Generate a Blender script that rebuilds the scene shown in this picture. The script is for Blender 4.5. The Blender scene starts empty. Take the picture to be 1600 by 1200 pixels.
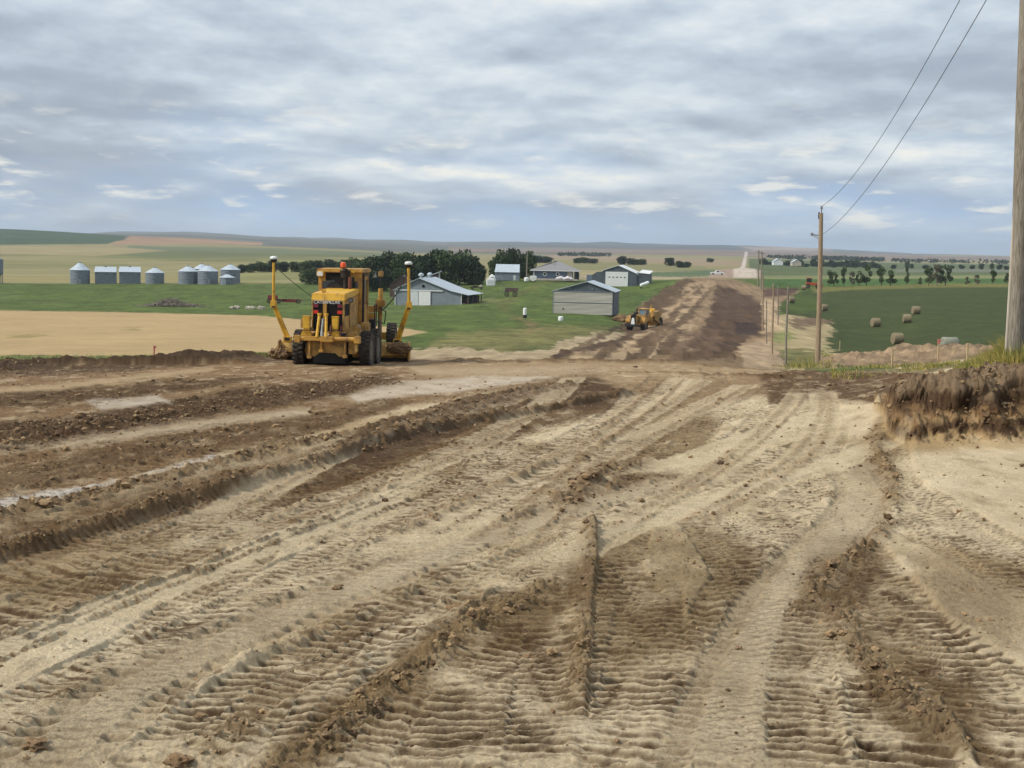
import bpy, bmesh, math, random
import numpy as np
from mathutils import Vector, Matrix, Euler

random.seed(7)
RNG = np.random.default_rng(11)
sc = bpy.context.scene
COL = sc.collection
R_ = math.radians

# ------------------------------------------------------------------ camera
F = 2200.0                       # focal length in photo pixels (1600 wide)
CAMZ = 3.2
PITCH, ROLL = math.atan(215.0/F), -math.atan(0.020)
cam_rot = Matrix.Rotation(R_(90) - PITCH, 3, 'X') @ Matrix.Rotation(-ROLL, 3, 'Z')
cd = bpy.data.cameras.new('camera'); cam = bpy.data.objects.new('camera', cd); COL.objects.link(cam)
cam.location = (0, 0, CAMZ); cam.rotation_mode = 'QUATERNION'; cam.rotation_quaternion = cam_rot.to_quaternion()
cd.sensor_width = 36.0; cd.lens = 36.0*F/1600.0; cd.clip_start = 0.1; cd.clip_end = 60000
sc.camera = cam
RM = np.array([[cam_rot[i][j] for j in range(3)] for i in range(3)])

def ray(px, py):
    v = np.stack([(np.asarray(px, float)-800)/F, (600-np.asarray(py, float))/F, -np.ones_like(np.asarray(px, float))], 0)
    return np.tensordot(RM, v, 1)
def project(X, Y, Z):            # world -> photo pixels
    p = np.tensordot(RM.T, np.stack([X, Y, Z-CAMZ], 0), 1)
    w = np.maximum(-p[2], 1e-6)
    return 800+F*p[0]/w, 600-F*p[1]/w
def t_of(px, py):                # slope (z-CAMZ)/Y under a photo pixel
    d = ray(px, py); return d[2]/d[1]
def u_of(px, py):
    d = ray(px, py); return d[0]/d[1]

# ------------------------------------------------------------------ the lie of the land: ground profiles by bearing
NEAR = [(2, -3.12), (8.7, -3.2), (15, -3.4), (26, -3.65), (40, -3.97)]
NEARR = [(2, -3.12), (8.7, -3.2), (15, -3.35), (22, -3.52)]
prof = {
 0: (NEAR, [(47,586),(53,566),(80,556),(150,520),(250,487),(470,443),(520,440),(800,420),(1300,395),(1900,382),(3000,357.5),(3600,362),(9000,366)]),
 100: (NEAR, [(47,585),(53,565),(80,556),(150,521),(250,488),(470,443),(520,440),(800,420),(1300,396),(2000,383),(3000,362),(3600,367),(9000,366)]),
 200: (NEAR, [(47,583),(53,564),(80,556),(150,522),(250,490),(470,443),(520,440),(800,420),(1300,396),(2200,381),(2900,368),(3500,371),(9000,364)]),
 300: (NEAR, [(47,581),(53,563),(80,555),(150,523),(250,491),(470,443),(520,440),(800,420),(1300,397),(2300,380),(3200,371.5),(4000,371),(9000,364)]),
 400: (NEAR, [(47,578),(53,562),(80,553),(150,525),(250,493),(350,468),(470,443),(560,432),(620,424),(900,412),(1400,396),(2500,384),(3500,378),(9000,369)]),
 540: (NEAR, [(47,574),(53,566),(80,556),(120,540),(200,510),(300,478),(420,450),(460,443),(600,427),(900,412),(1500,397),(2500,389),(9000,374)]),
 650: (NEAR, [(50,570),(56,566),(90,551),(150,522),(250,490),(310,479),(400,455),(450,444),(600,428),(900,415),(1500,403),(2500,396),(5000,386),(9000,377.5)]),
 750: (NEAR, [(50,570),(56,566),(90,551),(150,524),(250,493),(310,475),(400,450),(450,438),(600,428),(900,416),(1500,405),(2500,398),(5000,389),(9000,379)]),
 850: (NEAR, [(50,570),(56,566),(90,551),(150,528),(250,494),(310,472),(400,447),(440,436),(520,430),(700,421),(1200,410),(2500,400),(5000,390),(9000,379)]),
 950: (NEAR, [(50,571),(56,567),(90,553),(150,536),(250,494),(300,480),(400,451),(440,445),(500,437),(700,422),(1200,411),(2500,401),(5000,391),(9000,380.5)]),
 1000: (NEAR, [(50,572),(90,555),(150,542),(226,524),(280,500),(340,475),(400,455),(440,445),(520,434),(700,424),(1200,412),(2500,402),(5000,392),(9000,381.5)]),
 1050: (NEAR, [(50,572),(85,557),(140,530),(210,500),(300,470),(380,445),(410,434),(450,434),(700,425),(1200,412),(2500,402),(5000,392),(9000,382.5)]),
 1100: (NEAR, [(50,576),(85,563),(140,538),(230,495),(300,469),(370,445),(405,432),(440,433),(700,428),(900,421),(1200,414),(2500,402),(5000,391),(9000,384)]),
 1140: (NEAR, [(50,578),(80,570),(120,552),(170,530),(250,500),(330,468),(390,447),(430,437),(450,437),(700,430),(850,421),(1200,413),(2500,403),(6000,391),(9000,383)]),
 1165: (NEAR, [(50,579),(82,571),(120,553),(160,537),(200,510),(250,492),(330,464),(390,449),(440,440),(700,431),(850,420),(1300,410),(2500,401),(6000,391),(9000,381)]),
 1190: (NEAR, [(50,580),(85,572),(120,553),(150,538),(185,520),(250,490),(330,460),(380,450),(450,443),(480,441),(700,432),(850,423),(1300,414),(2500,404),(6000,393),(9000,385)]),
 1230: (NEAR, [(50,582),(88,572),(150,538),(200,512),(300,478),(400,455),(480,443),(700,432),(850,426),(1300,416),(2500,405),(6000,395),(9000,388)]),
 1280: (NEAR, [(45,592),(50,585),(86,573),(120,552),(160,534),(200,518),(300,490),(400,462),(480,446),(520,441),(700,432),(1300,417),(2500,406),(6000,396),(9000,389.5)]),
 1350: (NEAR, [(45,597),(50,587),(56,577),(66,565),(76,556),(100,553),(183,541),(235,516),(260,499),(300,484),(400,459),(470,446),(520,441),(700,432),(1300,419),(2500,408),(6000,399),(9000,393)]),
 1450: (NEARR+[(27,-3.62),(30,-3.4)], [(33,606),(36,594),(50,582),(60,566),(75,552),(100,551),(183,538),(254,490),(300,479),(400,457),(470,446),(520,441),(700,432),(1300,420),(2500,410),(6000,402),(9000,398)]),
 1520: (NEARR+[(27,-3.6),(29,-3.35),(31,-3.0),(33,-2.75)], [(38,573),(48,563),(60,552),(72,548),(110,545),(183,525),(254,492),(300,479),(470,445),(520,440),(700,432),(1300,421),(2500,411),(6000,404),(9000,401)]),
 1600: (NEARR+[(27,-3.55),(29,-3.2),(31,-2.75),(33,-2.4)], [(38,550),(50,552),(70,552),(100,545),(183,522),(254,492),(300,479),(470,443),(520,439),(700,432),(1300,421),(2500,412),(6000,405),(9000,402.5)]),
}
def shifted(p, dx):
    return (prof[p][0], [(Y, py + 0.02*dx) for Y, py in prof[p][1]])
prof[-900] = shifted(0, -900); prof[2600] = shifted(1600, 1000)
LY = np.linspace(math.log(1.5), math.log(14000), 1100)
cols = sorted(prof)
ucol, tcol = [], []
for c in cols:
    near, far = prof[c]
    ys = [math.log(a) for a, b in near] + [math.log(a) for a, b in far]
    ts = [b/a for a, b in near] + [float(t_of(c, b)) for a, b in far]
    ys.append(math.log(14500)); ts.append(ts[-1]*0.62 - 0.0006)
    ucol.append(float(u_of(c, 480))); tcol.append(np.interp(LY, ys, ts))
UG = np.linspace(-0.9, 0.9, 360)
tcol = np.array(tcol)
TG = np.empty((len(UG), len(LY)))
for j in range(len(LY)): TG[:, j] = np.interp(UG, ucol, tcol[:, j])
def blur1(a, s, ax):
    k = np.exp(-0.5*(np.arange(-3*s, 3*s+1)/s)**2); k /= k.sum()
    pad = [(0, 0), (0, 0)]; pad[ax] = (3*s, 3*s)
    b = np.pad(a, pad, mode='edge')
    return np.apply_along_axis(lambda m: np.convolve(m, k, mode='valid'), ax, b)
TG = blur1(blur1(TG, 3, 1), 3, 0)
def base_t(u, lY):
    fu = np.clip((u-UG[0])/(UG[1]-UG[0]), 0, len(UG)-1.001); fy = np.clip((lY-LY[0])/(LY[1]-LY[0]), 0, len(LY)-1.001)
    iu = fu.astype(int); iy = fy.astype(int); a = fu-iu; b = fy-iy
    return (TG[iu, iy]*(1-a)*(1-b)+TG[iu+1, iy]*a*(1-b)+TG[iu, iy+1]*(1-a)*b+TG[iu+1, iy+1]*a*b)
def H(X, Y):                     # smooth ground height at a world point
    X = np.asarray(X, float); Y = np.asarray(Y, float)
    return CAMZ + Y*base_t(X/Y, np.log(Y))
def gx(px, Y):                   # the ground point under photo column px at distance Y
    X = float(u_of(px, 470))*Y
    for _ in range(4):
        _, py = project(X, Y, float(H(X, Y)))
        X = float(u_of(px, py))*Y
    return Vector((X, Y, float(H(X, Y))))
def at(px, py, Y):
    d = ray(px, py); return Vector((float(d[0]/d[1]*Y), Y, CAMZ+float(d[2]/d[1]*Y)))

# ------------------------------------------------------------------ noise
_perm = RNG.permutation(256).astype(np.int32); _ga = RNG.random(256)*2*np.pi
_gx = np.cos(_ga).astype(np.float32); _gy = np.sin(_ga).astype(np.float32)
def perlin(x, y, seed=0):
    x = np.asarray(x, np.float32)+seed*17.13; y = np.asarray(y, np.float32)+seed*9.71
    xf = np.floor(x); yf = np.floor(y); xi = xf.astype(np.int32); yi = yf.astype(np.int32); fx = x-xf; fy = y-yf
    u = fx*fx*fx*(fx*(fx*6-15)+10); v = fy*fy*fy*(fy*(fy*6-15)+10)
    def g(ax, ay, dx, dy):
        h = _perm[(_perm[ax & 255]+ay) & 255]; return _gx[h]*dx+_gy[h]*dy
    a = g(xi, yi, fx, fy); b = g(xi+1, yi, fx-1, fy); c = g(xi, yi+1, fx, fy-1); d = g(xi+1, yi+1, fx-1, fy-1)
    return ((a+(b-a)*u)*(1-v)+(c+(d-c)*u)*v)*1.5
def fbm(x, y, oct=4, seed=0, gain=.5):
    s = 0; a = 1; n = 0
    for i in range(oct):
        s = s+a*perlin(x*2**i, y*2**i, seed+i); n += a; a *= gain
    return s/n
def sstep(a, b, x):
    t = np.clip((x-a)/(b-a), 0, 1); return t*t*(3-2*t)
def lin(c):
    c = np.asarray(c, float)/255.0
    return np.where(c <= .04045, c/12.92, ((c+.055)/1.055)**2.4)

# ------------------------------------------------------------------ tags and meshes
def tag(o, label=None, cat=None, group=None, kind=None):
    if label: o['label'] = label
    if cat: o['category'] = cat
    if group: o['group'] = group
    if kind: o['kind'] = kind
    return o
def empty(name, loc, rz=0, label=None, cat=None, group=None, scale=1, tilt=(0, 0)):
    o = bpy.data.objects.new(name, None); COL.objects.link(o); o.location = loc
    o.rotation_euler = (tilt[0], tilt[1], rz); o.scale = (scale,)*3; o.empty_display_size = .3
    return tag(o, label, cat, group)
def copy_tree(o, parent=None, loc=None, rz=None, label=None, scale=None):
    c = o.copy(); COL.objects.link(c)
    if parent: c.parent = parent
    if loc is not None: c.location = loc
    if rz is not None: c.rotation_euler[2] = rz
    if scale is not None: c.scale = scale if hasattr(scale, '__len__') else (scale,)*3
    if label: c['label'] = label
    for ch in [k for k in COL.objects if k.parent == o]: copy_tree(ch, c)
    return c

class MB:
    def __init__(s): s.v = []; s.f = []; s.mi = []; s.m = 0
    def add(s, vs, fs):
        n = len(s.v); s.v += [tuple(p) for p in vs]; s.f += [tuple(n+i for i in f) for f in fs]; s.mi += [s.m]*len(fs); return s
    def box(s, c, d, rot=None, taper=None):     # centre, full size; taper=(sx,sy) scales the top
        x, y, z = d[0]/2, d[1]/2, d[2]/2; tx, ty = taper or (1, 1)
        vs = [Vector(p) for p in ((-x,-y,-z),(x,-y,-z),(x,y,-z),(-x,y,-z),(-x*tx,-y*ty,z),(x*tx,-y*ty,z),(x*tx,y*ty,z),(-x*tx,y*ty,z))]
        if rot is not None:
            m = Euler(rot).to_matrix(); vs = [m @ p for p in vs]
        vs = [p+Vector(c) for p in vs]
        return s.add(vs, [(0,3,2,1),(4,5,6,7),(0,1,5,4),(1,2,6,5),(2,3,7,6),(3,0,4,7)])
    def cyl(s, p0, p1, r0, r1=None, n=12, caps=True):
        r1 = r0 if r1 is None else r1
        p0 = Vector(p0); p1 = Vector(p1); q = (p1-p0).to_track_quat('Z', 'Y'); vs = []
        for p, r in ((p0, r0), (p1, r1)):
            for i in range(n):
                a = 2*math.pi*i/n; vs.append(p + q @ Vector((r*math.cos(a), r*math.sin(a), 0)))
        fs = [(i, (i+1) % n, n+(i+1) % n, n+i) for i in range(n)]
        if caps: fs += [tuple(range(n-1, -1, -1)), tuple(range(n, 2*n))]
        return s.add(vs, fs)
    def tube(s, pts, r, n=6):
        for a, b in zip(pts[:-1], pts[1:]): s.cyl(a, b, r, n=n)
        return s
    def prism(s, prof, axis, a, b):             # outline in the other two axes, extruded from a to b
        n = len(prof); vs = []
        for t in (a, b):
            for p in prof:
                vs.append({'x': (t, p[0], p[1]), 'y': (p[0], t, p[1]), 'z': (p[0], p[1], t)}[axis])
        fs = [(i, (i+1) % n, n+(i+1) % n, n+i) for i in range(n)] + [tuple(range(n-1, -1, -1)), tuple(range(n, 2*n))]
        return s.add(vs, fs)
    def rev(s, prof, n=16, c=(0, 0, 0), axis='z', closed=False):      # (r, h) outline turned round an axis
        m = len(prof); vs = []
        for r, h in prof:
            for i in range(n):
                a = 2*math.pi*i/n; x, y = r*math.cos(a), r*math.sin(a)
                p = {'z': (x, y, h), 'x': (h, x, y), 'y': (x, h, y)}[axis]
                vs.append((p[0]+c[0], p[1]+c[1], p[2]+c[2]))
        fs = []
        rng = range(m) if closed else range(m-1)
        for k in rng:
            k2 = (k+1) % m
            for i in range(n): fs.append((k*n+i, k*n+(i+1) % n, k2*n+(i+1) % n, k2*n+i))
        if not closed: fs += [tuple(range(n-1, -1, -1)), tuple(range((m-1)*n, m*n))]
        return s.add(vs, fs)
    def build(s, name, mat, parent=None, bevel=0, smooth=False, label=None):
        me = bpy.data.meshes.new(name); me.from_pydata(s.v, [], s.f)
        mats = mat if isinstance(mat, (list, tuple)) else [mat]
        for m in mats: me.materials.append(m)
        bm = bmesh.new(); bm.from_mesh(me)
        if len(mats) > 1:
            bm.faces.ensure_lookup_table()
            for f, i in zip(bm.faces, s.mi): f.material_index = i
        bmesh.ops.recalc_face_normals(bm, faces=bm.faces)
        if bevel:
            es = [e for e in bm.edges if len(e.link_faces) == 2 and e.calc_face_angle(0) > .6]
            bmesh.ops.bevel(bm, geom=es, offset=bevel, segments=2, affect='EDGES', clamp_overlap=True)
        bm.to_mesh(me); bm.free()
        if smooth or bevel:
            me.shade_smooth()
            try: me.set_sharp_from_angle(angle=R_(38))
            except Exception: pass
        o = bpy.data.objects.new(name, me); COL.objects.link(o)
        if parent: o.parent = parent
        if label: o['label'] = label
        return o

# ------------------------------------------------------------------ materials
def nodes(m): m.use_nodes = True; nt = m.node_tree; return nt, nt.nodes, nt.links
def mat(name, c1, c2=None, scale=3.0, rough=.7, metal=0, bump=0, bscale=20, stretch=(1, 1, 1), contrast=(.35, .65), spec=.4, corr=None, c3=None, c3scale=1.0, c3range=(.55,.7), emit=0):
    m = bpy.data.materials.new(name); nt, N, L = nodes(m); b = N['Principled BSDF']
    c1 = (*lin(c1), 1); b.inputs['Roughness'].default_value = rough; b.inputs['Metallic'].default_value = metal
    b.inputs['Specular IOR Level'].default_value = spec
    b.inputs['Base Color'].default_value = c1
    tc = N.new('ShaderNodeTexCoord'); mp = N.new('ShaderNodeMapping'); L.new(tc.outputs['Object'], mp.inputs[0]); mp.inputs['Scale'].default_value = stretch
    col = None
    if c2 is not None:
        n = N.new('ShaderNodeTexNoise'); n.inputs['Scale'].default_value = scale; n.inputs['Detail'].default_value = 6; n.inputs['Roughness'].default_value = .65; L.new(mp.outputs[0], n.inputs[0])
        r = N.new('ShaderNodeValToRGB'); r.color_ramp.elements[0].position = contrast[0]; r.color_ramp.elements[1].position = contrast[1]
        r.color_ramp.elements[0].color = c1; r.color_ramp.elements[1].color = (*lin(c2), 1); L.new(n.outputs[0], r.inputs[0]); col = r.outputs[0]
    if c3 is not None:
        n = N.new('ShaderNodeTexNoise'); n.inputs['Scale'].default_value = c3scale; n.inputs['Detail'].default_value = 8; n.inputs['Roughness'].default_value = .7; L.new(mp.outputs[0], n.inputs[0])
        mr = N.new('ShaderNodeMapRange'); mr.inputs['From Min'].default_value = c3range[0]; mr.inputs['From Max'].default_value = c3range[1]; L.new(n.outputs[0], mr.inputs[0])
        mx = N.new('ShaderNodeMix'); mx.data_type = 'RGBA'; L.new(mr.outputs[0], mx.inputs['Factor'])
        if col: L.new(col, mx.inputs['A'])
        else: mx.inputs['A'].default_value = c1
        mx.inputs['B'].default_value = (*lin(c3), 1); col = mx.outputs['Result']
    if col: L.new(col, b.inputs['Base Color'])
    h = None
    if bump:
        n = N.new('ShaderNodeTexNoise'); n.inputs['Scale'].default_value = bscale; n.inputs['Detail'].default_value = 5; L.new(mp.outputs[0], n.inputs[0]); h = n.outputs[0]
        bp = N.new('ShaderNodeBump'); bp.inputs['Strength'].default_value = bump; bp.inputs['Distance'].default_value = .02; L.new(h, bp.inputs['Height']); L.new(bp.outputs[0], b.inputs['Normal'])
    if corr:                                     # (axis, ribs per metre, depth)
        w = N.new('ShaderNodeTexWave'); w.wave_type = 'BANDS'; w.bands_direction = corr[0]; w.inputs['Scale'].default_value = corr[1]; L.new(tc.outputs['Object'], w.inputs[0])
        bp = N.new('ShaderNodeBump'); bp.inputs['Strength'].default_value = 1; bp.inputs['Distance'].default_value = corr[2]; L.new(w.outputs[0], bp.inputs['Height']); L.new(bp.outputs[0], b.inputs['Normal'])
    if emit:
        b.inputs['Emission Color'].default_value = c1; b.inputs['Emission Strength'].default_value = emit
    return m

# ------------------------------------------------------------------ daylight under broken cloud
SUN_EL, SUN_AZ = R_(40), R_(-106)     # azimuth clockwise from +Y
w = bpy.data.worlds.new('World'); sc.world = w; w.use_nodes = True
nt, N, L = nodes(w); bg = N['Background']; out = N['World Output']
sky = N.new('ShaderNodeTexSky'); sky.sky_type = 'NISHITA'; sky.sun_disc = False; sky.sun_elevation = SUN_EL; sky.sun_rotation = SUN_AZ
L.new(sky.outputs[0], bg.inputs[0]); bg.inputs[1].default_value = .10
tc = N.new('ShaderNodeTexCoord'); sp = N.new('ShaderNodeSeparateXYZ'); L.new(tc.outputs['Generated'], sp.inputs[0])
def M(op, a, b=None, c=None, clamp=False):
    n = N.new('ShaderNodeMath'); n.operation = op; n.use_clamp = clamp
    for i, q in enumerate((a, b, c)):
        if q is None: continue
        if isinstance(q, (int, float)): n.inputs[i].default_value = q
        else: L.new(q, n.inputs[i])
    return n.outputs[0]
X_, Y_, Z_ = sp.outputs
def cloudpos(dz):
    den = M('MAXIMUM', M('ADD', Z_, .085+dz), .03)
    cx = M('DIVIDE', X_, M('MAXIMUM', M('ADD', Z_, .55), .1)); cy = M('LOGARITHM', den, 2.718)
    k = N.new('ShaderNodeCombineXYZ'); L.new(M('MULTIPLY', cx, 3.6), k.inputs[0]); L.new(M('MULTIPLY', cy, -3.3), k.inputs[1]); L.new(Y_, k.inputs[2]); return k.outputs[0]
def cnoise(pos, scale, detail, rough, dist=0, off=(0, 0, 0)):
    mp = N.new('ShaderNodeMapping'); L.new(pos, mp.inputs[0]); mp.inputs['Location'].default_value = off
    n = N.new('ShaderNodeTexNoise'); n.inputs['Scale'].default_value = scale; n.inputs['Detail'].default_value = detail
    n.inputs['Roughness'].default_value = rough; n.inputs['Distortion'].default_value = dist; L.new(mp.outputs[0], n.inputs[0]); return n.outputs[0]
OFF = (3.3, 1.7, 0)
p0 = cloudpos(0); p1 = cloudpos(.010)
n0 = cnoise(p0, 1.1, 9, .54, .0, OFF); n1 = cnoise(p1, 1.1, 9, .54, .0, OFF)
big = cnoise(p0, .33, 3, .5, .3, (8, 2, 0))
shade = M('MULTIPLY', M('SUBTRACT', n0, n1), 2.1)
val = M('ADD', M('ADD', M('MULTIPLY', M('SUBTRACT', n0, .5), -.55), shade), M('ADD', .50, M('MULTIPLY', M('SUBTRACT', big, .5), -1.0)), clamp=True)
rp = N.new('ShaderNodeValToRGB'); L.new(val, rp.inputs[0]); e = rp.color_ramp.elements
SK = 1.22
def ce(e, pos, c): e.position = pos; e.color = (*(lin(c)*SK), 1)
ce(e[0], .05, (144, 155, 170)); ce(e[1], .97, (236, 234, 224))
k = e.new(.36); ce(k, .36, (160, 170, 183)); k = e.new(.58); ce(k, .58, (184, 195, 206)); k = e.new(.78); ce(k, .78, (210, 217, 222))
# clear bluish air low down
rb = N.new('ShaderNodeValToRGB'); L.new(Z_, rb.inputs[0]); e = rb.color_ramp.elements
ce(e[0], 0, (176, 200, 222)); ce(e[1], .09, (158, 180, 206)); k = e.new(.035); ce(k, .035, (154, 180, 212))
cov = M('ADD', M('MULTIPLY', M('SUBTRACT', n0, .5), 3.0), M('ADD', .18, M('MULTIPLY', Z_, 12.0)), clamp=True)
mx = N.new('ShaderNodeMix'); mx.data_type = 'RGBA'; L.new(M('MAXIMUM', cov, M('MULTIPLY', M('SUBTRACT', val, .72), 4.0, clamp=True)), mx.inputs['Factor']); L.new(rb.outputs[0], mx.inputs['A']); L.new(rp.outputs[0], mx.inputs['B'])
sm = cnoise(p0, 3.1, 7, .55, .1, (1.3, 5, 0)); sm1 = cnoise(p1, 3.1, 7, .55, .1, (1.3, 5, 0))
band = M('MULTIPLY', M('MULTIPLY', M('SUBTRACT', Z_, .008), 60.0, clamp=True), M('SUBTRACT', 1.0, M('MULTIPLY', M('SUBTRACT', Z_, .055), 18.0, clamp=True)))
puff = M('MULTIPLY', M('MULTIPLY', M('SUBTRACT', sm, .55), 9.0, clamp=True), band)
pv = M('ADD', M('MULTIPLY', M('SUBTRACT', sm, sm1), 5.0), .5, clamp=True)
rq = N.new('ShaderNodeValToRGB'); L.new(pv, rq.inputs[0]); e = rq.color_ramp.elements
ce(e[0], .25, (170, 184, 202)); ce(e[1], .8, (232, 230, 222))
mx0 = mx; mx = N.new('ShaderNodeMix'); mx.data_type = 'RGBA'; L.new(M('MULTIPLY', puff, .75), mx.inputs['Factor']); L.new(mx0.outputs['Result'], mx.inputs['A']); L.new(rq.outputs[0], mx.inputs['B'])
bg2 = N.new('ShaderNodeBackground'); L.new(mx.outputs['Result'], bg2.inputs[0])
ov = M('SMOOTH_MIN', M('MAXIMUM', M('MULTIPLY', M('SUBTRACT', Z_, .2), 1.2), 0), .5, .1)
L.new(M('ADD', 1.0, ov), bg2.inputs[1])
ms = N.new('ShaderNodeMixShader'); ms.inputs[0].default_value = .9; L.new(bg.outputs[0], ms.inputs[1]); L.new(bg2.outputs[0], ms.inputs[2]); L.new(ms.outputs[0], out.inputs[0])

ld = bpy.data.lights.new('sun', 'SUN'); sun = bpy.data.objects.new('sun', ld); COL.objects.link(sun)
ld.energy = 3.6; ld.angle = R_(7); ld.color = (1, .95, .86)
sd = Vector((math.sin(SUN_AZ)*math.cos(SUN_EL), math.cos(SUN_AZ)*math.cos(SUN_EL), math.sin(SUN_EL)))
sun.rotation_mode = 'QUATERNION'; sun.rotation_quaternion = sd.to_track_quat('Z', 'Y')
vs = sc.view_settings; vs.view_transform = 'Standard'; vs.look = 'None'; vs.gamma = 1; vs.exposure = 0.0; vs.use_curve_mapping = False
sc.cycles.max_bounces = 6; sc.cycles.transparent_max_bounces = 12; sc.cycles.volume_bounces = 0
sc.cycles.use_adaptive_sampling = True; sc.cycles.adaptive_threshold = .02
# ------------------------------------------------------------------ the ground: one sheet out to the skyline
NC, STEP = 1150, 0.85            # columns across the field of view; row step in photo pixels near by
U = np.concatenate([np.linspace(-1.6, -.43, 30, endpoint=False), np.linspace(-.43, .43, NC), np.linspace(.43, 1.6, 31)[1:]])
Yr = [3.2]
while Yr[-1] < 13900:
    Y = Yr[-1]; hgt = 3.15+max(0, min(Y-20, 200))*.045
    st = 2.5 if Y < 7.0 else (STEP if Y < 22 else STEP*.62)
    dY = Y*Y*st/(F*hgt)
    if Y > 58: dY = Y*.0105
    Yr.append(Y+dY)
Yr = np.array(Yr); dYr = np.gradient(Yr)
nr, ncol = len(Yr), len(U)
GU, GY = np.meshgrid(U, Yr); GX = GU*GY
GT = base_t(GU, np.log(GY)); GZ = CAMZ+GY*GT
DY = np.repeat(dYr[:, None], ncol, 1)
PX, PY = project(GX, GY, GZ)
PX = PX.astype(np.float32); PY = PY.astype(np.float32)
Xf = GX.ravel().astype(np.float32); Yf = GY.ravel().astype(np.float32); DYf = DY.ravel().astype(np.float32)
px = PX.ravel(); py = PY.ravel()
nv = len(Xf)
print('ground verts', nv, nr, ncol)
NEARI = np.nonzero(Yf < 62)[0]; FARI = np.nonzero(Yf >= 50)[0]
relief = np.zeros(nv, np.float32); clod = np.zeros(nv, np.float32)
colr = np.zeros((nv, 3), np.float32); zone = np.zeros(nv, np.int8)
Z_DIRT, Z_GRASS, Z_WHEAT, Z_CROP, Z_LAND, Z_HILL = range(6)

NI = None
def paint(poly, c, soft=3, idx=None, yr=None, z=None, cl=None, op=1.0, warp=1.0, wsc=None):
    idx = FARI if idx is None else idx
    P = np.array(poly, float)
    x = px[idx]; y = py[idx]
    m = (x > P[:, 0].min()-30) & (x < P[:, 0].max()+30) & (y > P[:, 1].min()-18) & (y < P[:, 1].max()+18)
    if yr: m &= (Yf[idx] >= yr[0]) & (Yf[idx] < yr[1])
    ii = idx[m]
    if not len(ii): return
    x = px[ii].copy(); y = py[ii].copy()
    if warp:                                     # ragged edges from ground-fixed noise
        d = np.clip((y-385)/815, 0.01, 1)
        s = wsc or 1.2
        fx_ = np.where(Yf[ii] > 60, 5.0, 1.0)
        q = fbm(Xf[ii]*fx_*s*np.clip(12/Yf[ii], .12, 1), Yf[ii]*s*.5*np.clip(12/Yf[ii], .12, 1), 4, seed=31)
        q2 = fbm(Xf[ii]*fx_*s*.7*np.clip(12/Yf[ii], .12, 1), Yf[ii]*s*.7*np.clip(12/Yf[ii], .12, 1), 4, seed=47)
        x += warp*q*(14+60*d); y += warp*q2*(2+45*d)
    inside = np.zeros(len(ii), bool); dist = np.full(len(ii), 1e9, np.float32)
    for (x0, y0), (x1, y1) in zip(P, np.roll(P, -1, 0)):
        c_ = ((y0 > y) != (y1 > y)); inside ^= c_ & (x < (x1-x0)*(y-y0)/((y1-y0) or 1e-9)+x0)
        dx, dy = x1-x0, y1-y0; t = np.clip(((x-x0)*dx+(y-y0)*dy)/(dx*dx+dy*dy+1e-9), 0, 1)
        dist = np.minimum(dist, np.hypot(x-x0-t*dx, (y-y0-t*dy)))
    sd_ = np.where(inside, dist, -dist)
    a = sstep(-soft, soft, sd_)*op
    if NI is not None and idx is NI: a = a*np.clip(.95+1.5*BR[POS[ii]], .25, 1)
    if c is not None: colr[ii] = colr[ii]*(1-a[:, None])+np.asarray(lin(c), np.float32)*a[:, None]
    if cl is not None: clod[ii] = clod[ii]*(1-a)+cl*a
    if z is not None: zone[ii[a > .5*op]] = z

def setbase(idx, c, z): colr[idx] = lin(c); zone[idx] = z
# ---- beyond the site
setbase(FARI, (104, 120, 56), Z_GRASS)
W = 1500
paint([(-W,300),(W*2,300),(W*2,436),(1190,436),(1000,437),(900,431),(850,434),(760,437),(640,441),(440,443),(-W,442)], (160,150,104), 1.0, z=Z_LAND, warp=.1, yr=(150, 99999))
for p_, c_, y_ in [
 ([(-W,428),(0,430),(300,432),(400,436),(400,441),(-W,439)], (166,152,100), (480, 1500)),
 ([(-W,398),(0,392),(80,392),(300,402),(420,400),(560,406),(560,412),(330,410),(100,400),(-W,404)], (134,132,84), (480, 2600)),
 ([(130,396),(270,391),(420,392),(600,397),(700,404),(420,401),(270,404)], (118,122,80), (480, 2600)),
 ([(-W,406),(0,406),(200,412),(200,420),(-W,424)], (146,140,92), (480, 2600)),
 ([(200,384),(420,388),(620,396),(640,401),(420,395),(200,390)], (122,128,94), (1000, 3200)),
 ([(0,384),(170,384),(260,392),(150,400),(0,397)], (172,156,112), (1000, 3200)),
 ([(400,404),(560,408),(660,414),(660,432),(480,438),(370,441),(370,424),(420,421)], (150,146,94), (480, 1300)),
 ([(850,396),(1100,405),(1160,408),(1160,418),(850,404)], (172,150,118), (1100, 3500)),
 ([(900,408),(1100,416),(1120,428),(1000,428),(890,420)], (146,140,96), (500, 1600)),
 ([(880,422),(1110,424),(1110,436),(870,436)], (176,162,118), (500, 800)),
 ]: paint(p_, c_, 1.2, yr=y_, warp=.25)
paint([(1170,300),(W*2,300),(W*2,436),(1170,434)], (104,114,72), 1.5, yr=(430, 2500), warp=.15)
paint([(1190,431),(1600,430),(W*2,430),(W*2,440),(1190,437)], (140,142,92), 1.2, yr=(430, 900), warp=.2)
paint([(1190,436),(W*2,432),(W*2,440),(1190,448)], (88,118,56), 1.2, yr=(300, 640), warp=.2)
paint([(1400,421),(W*2,419),(W*2,424),(1400,425)], (128,130,110), 1.2, yr=(700, 1500), warp=.2)
paint([(980,426),(1060,424),(1130,421),(1130,431),(1060,433),(980,433)], (104,120,84), 1.5, yr=(430, 900))
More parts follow.
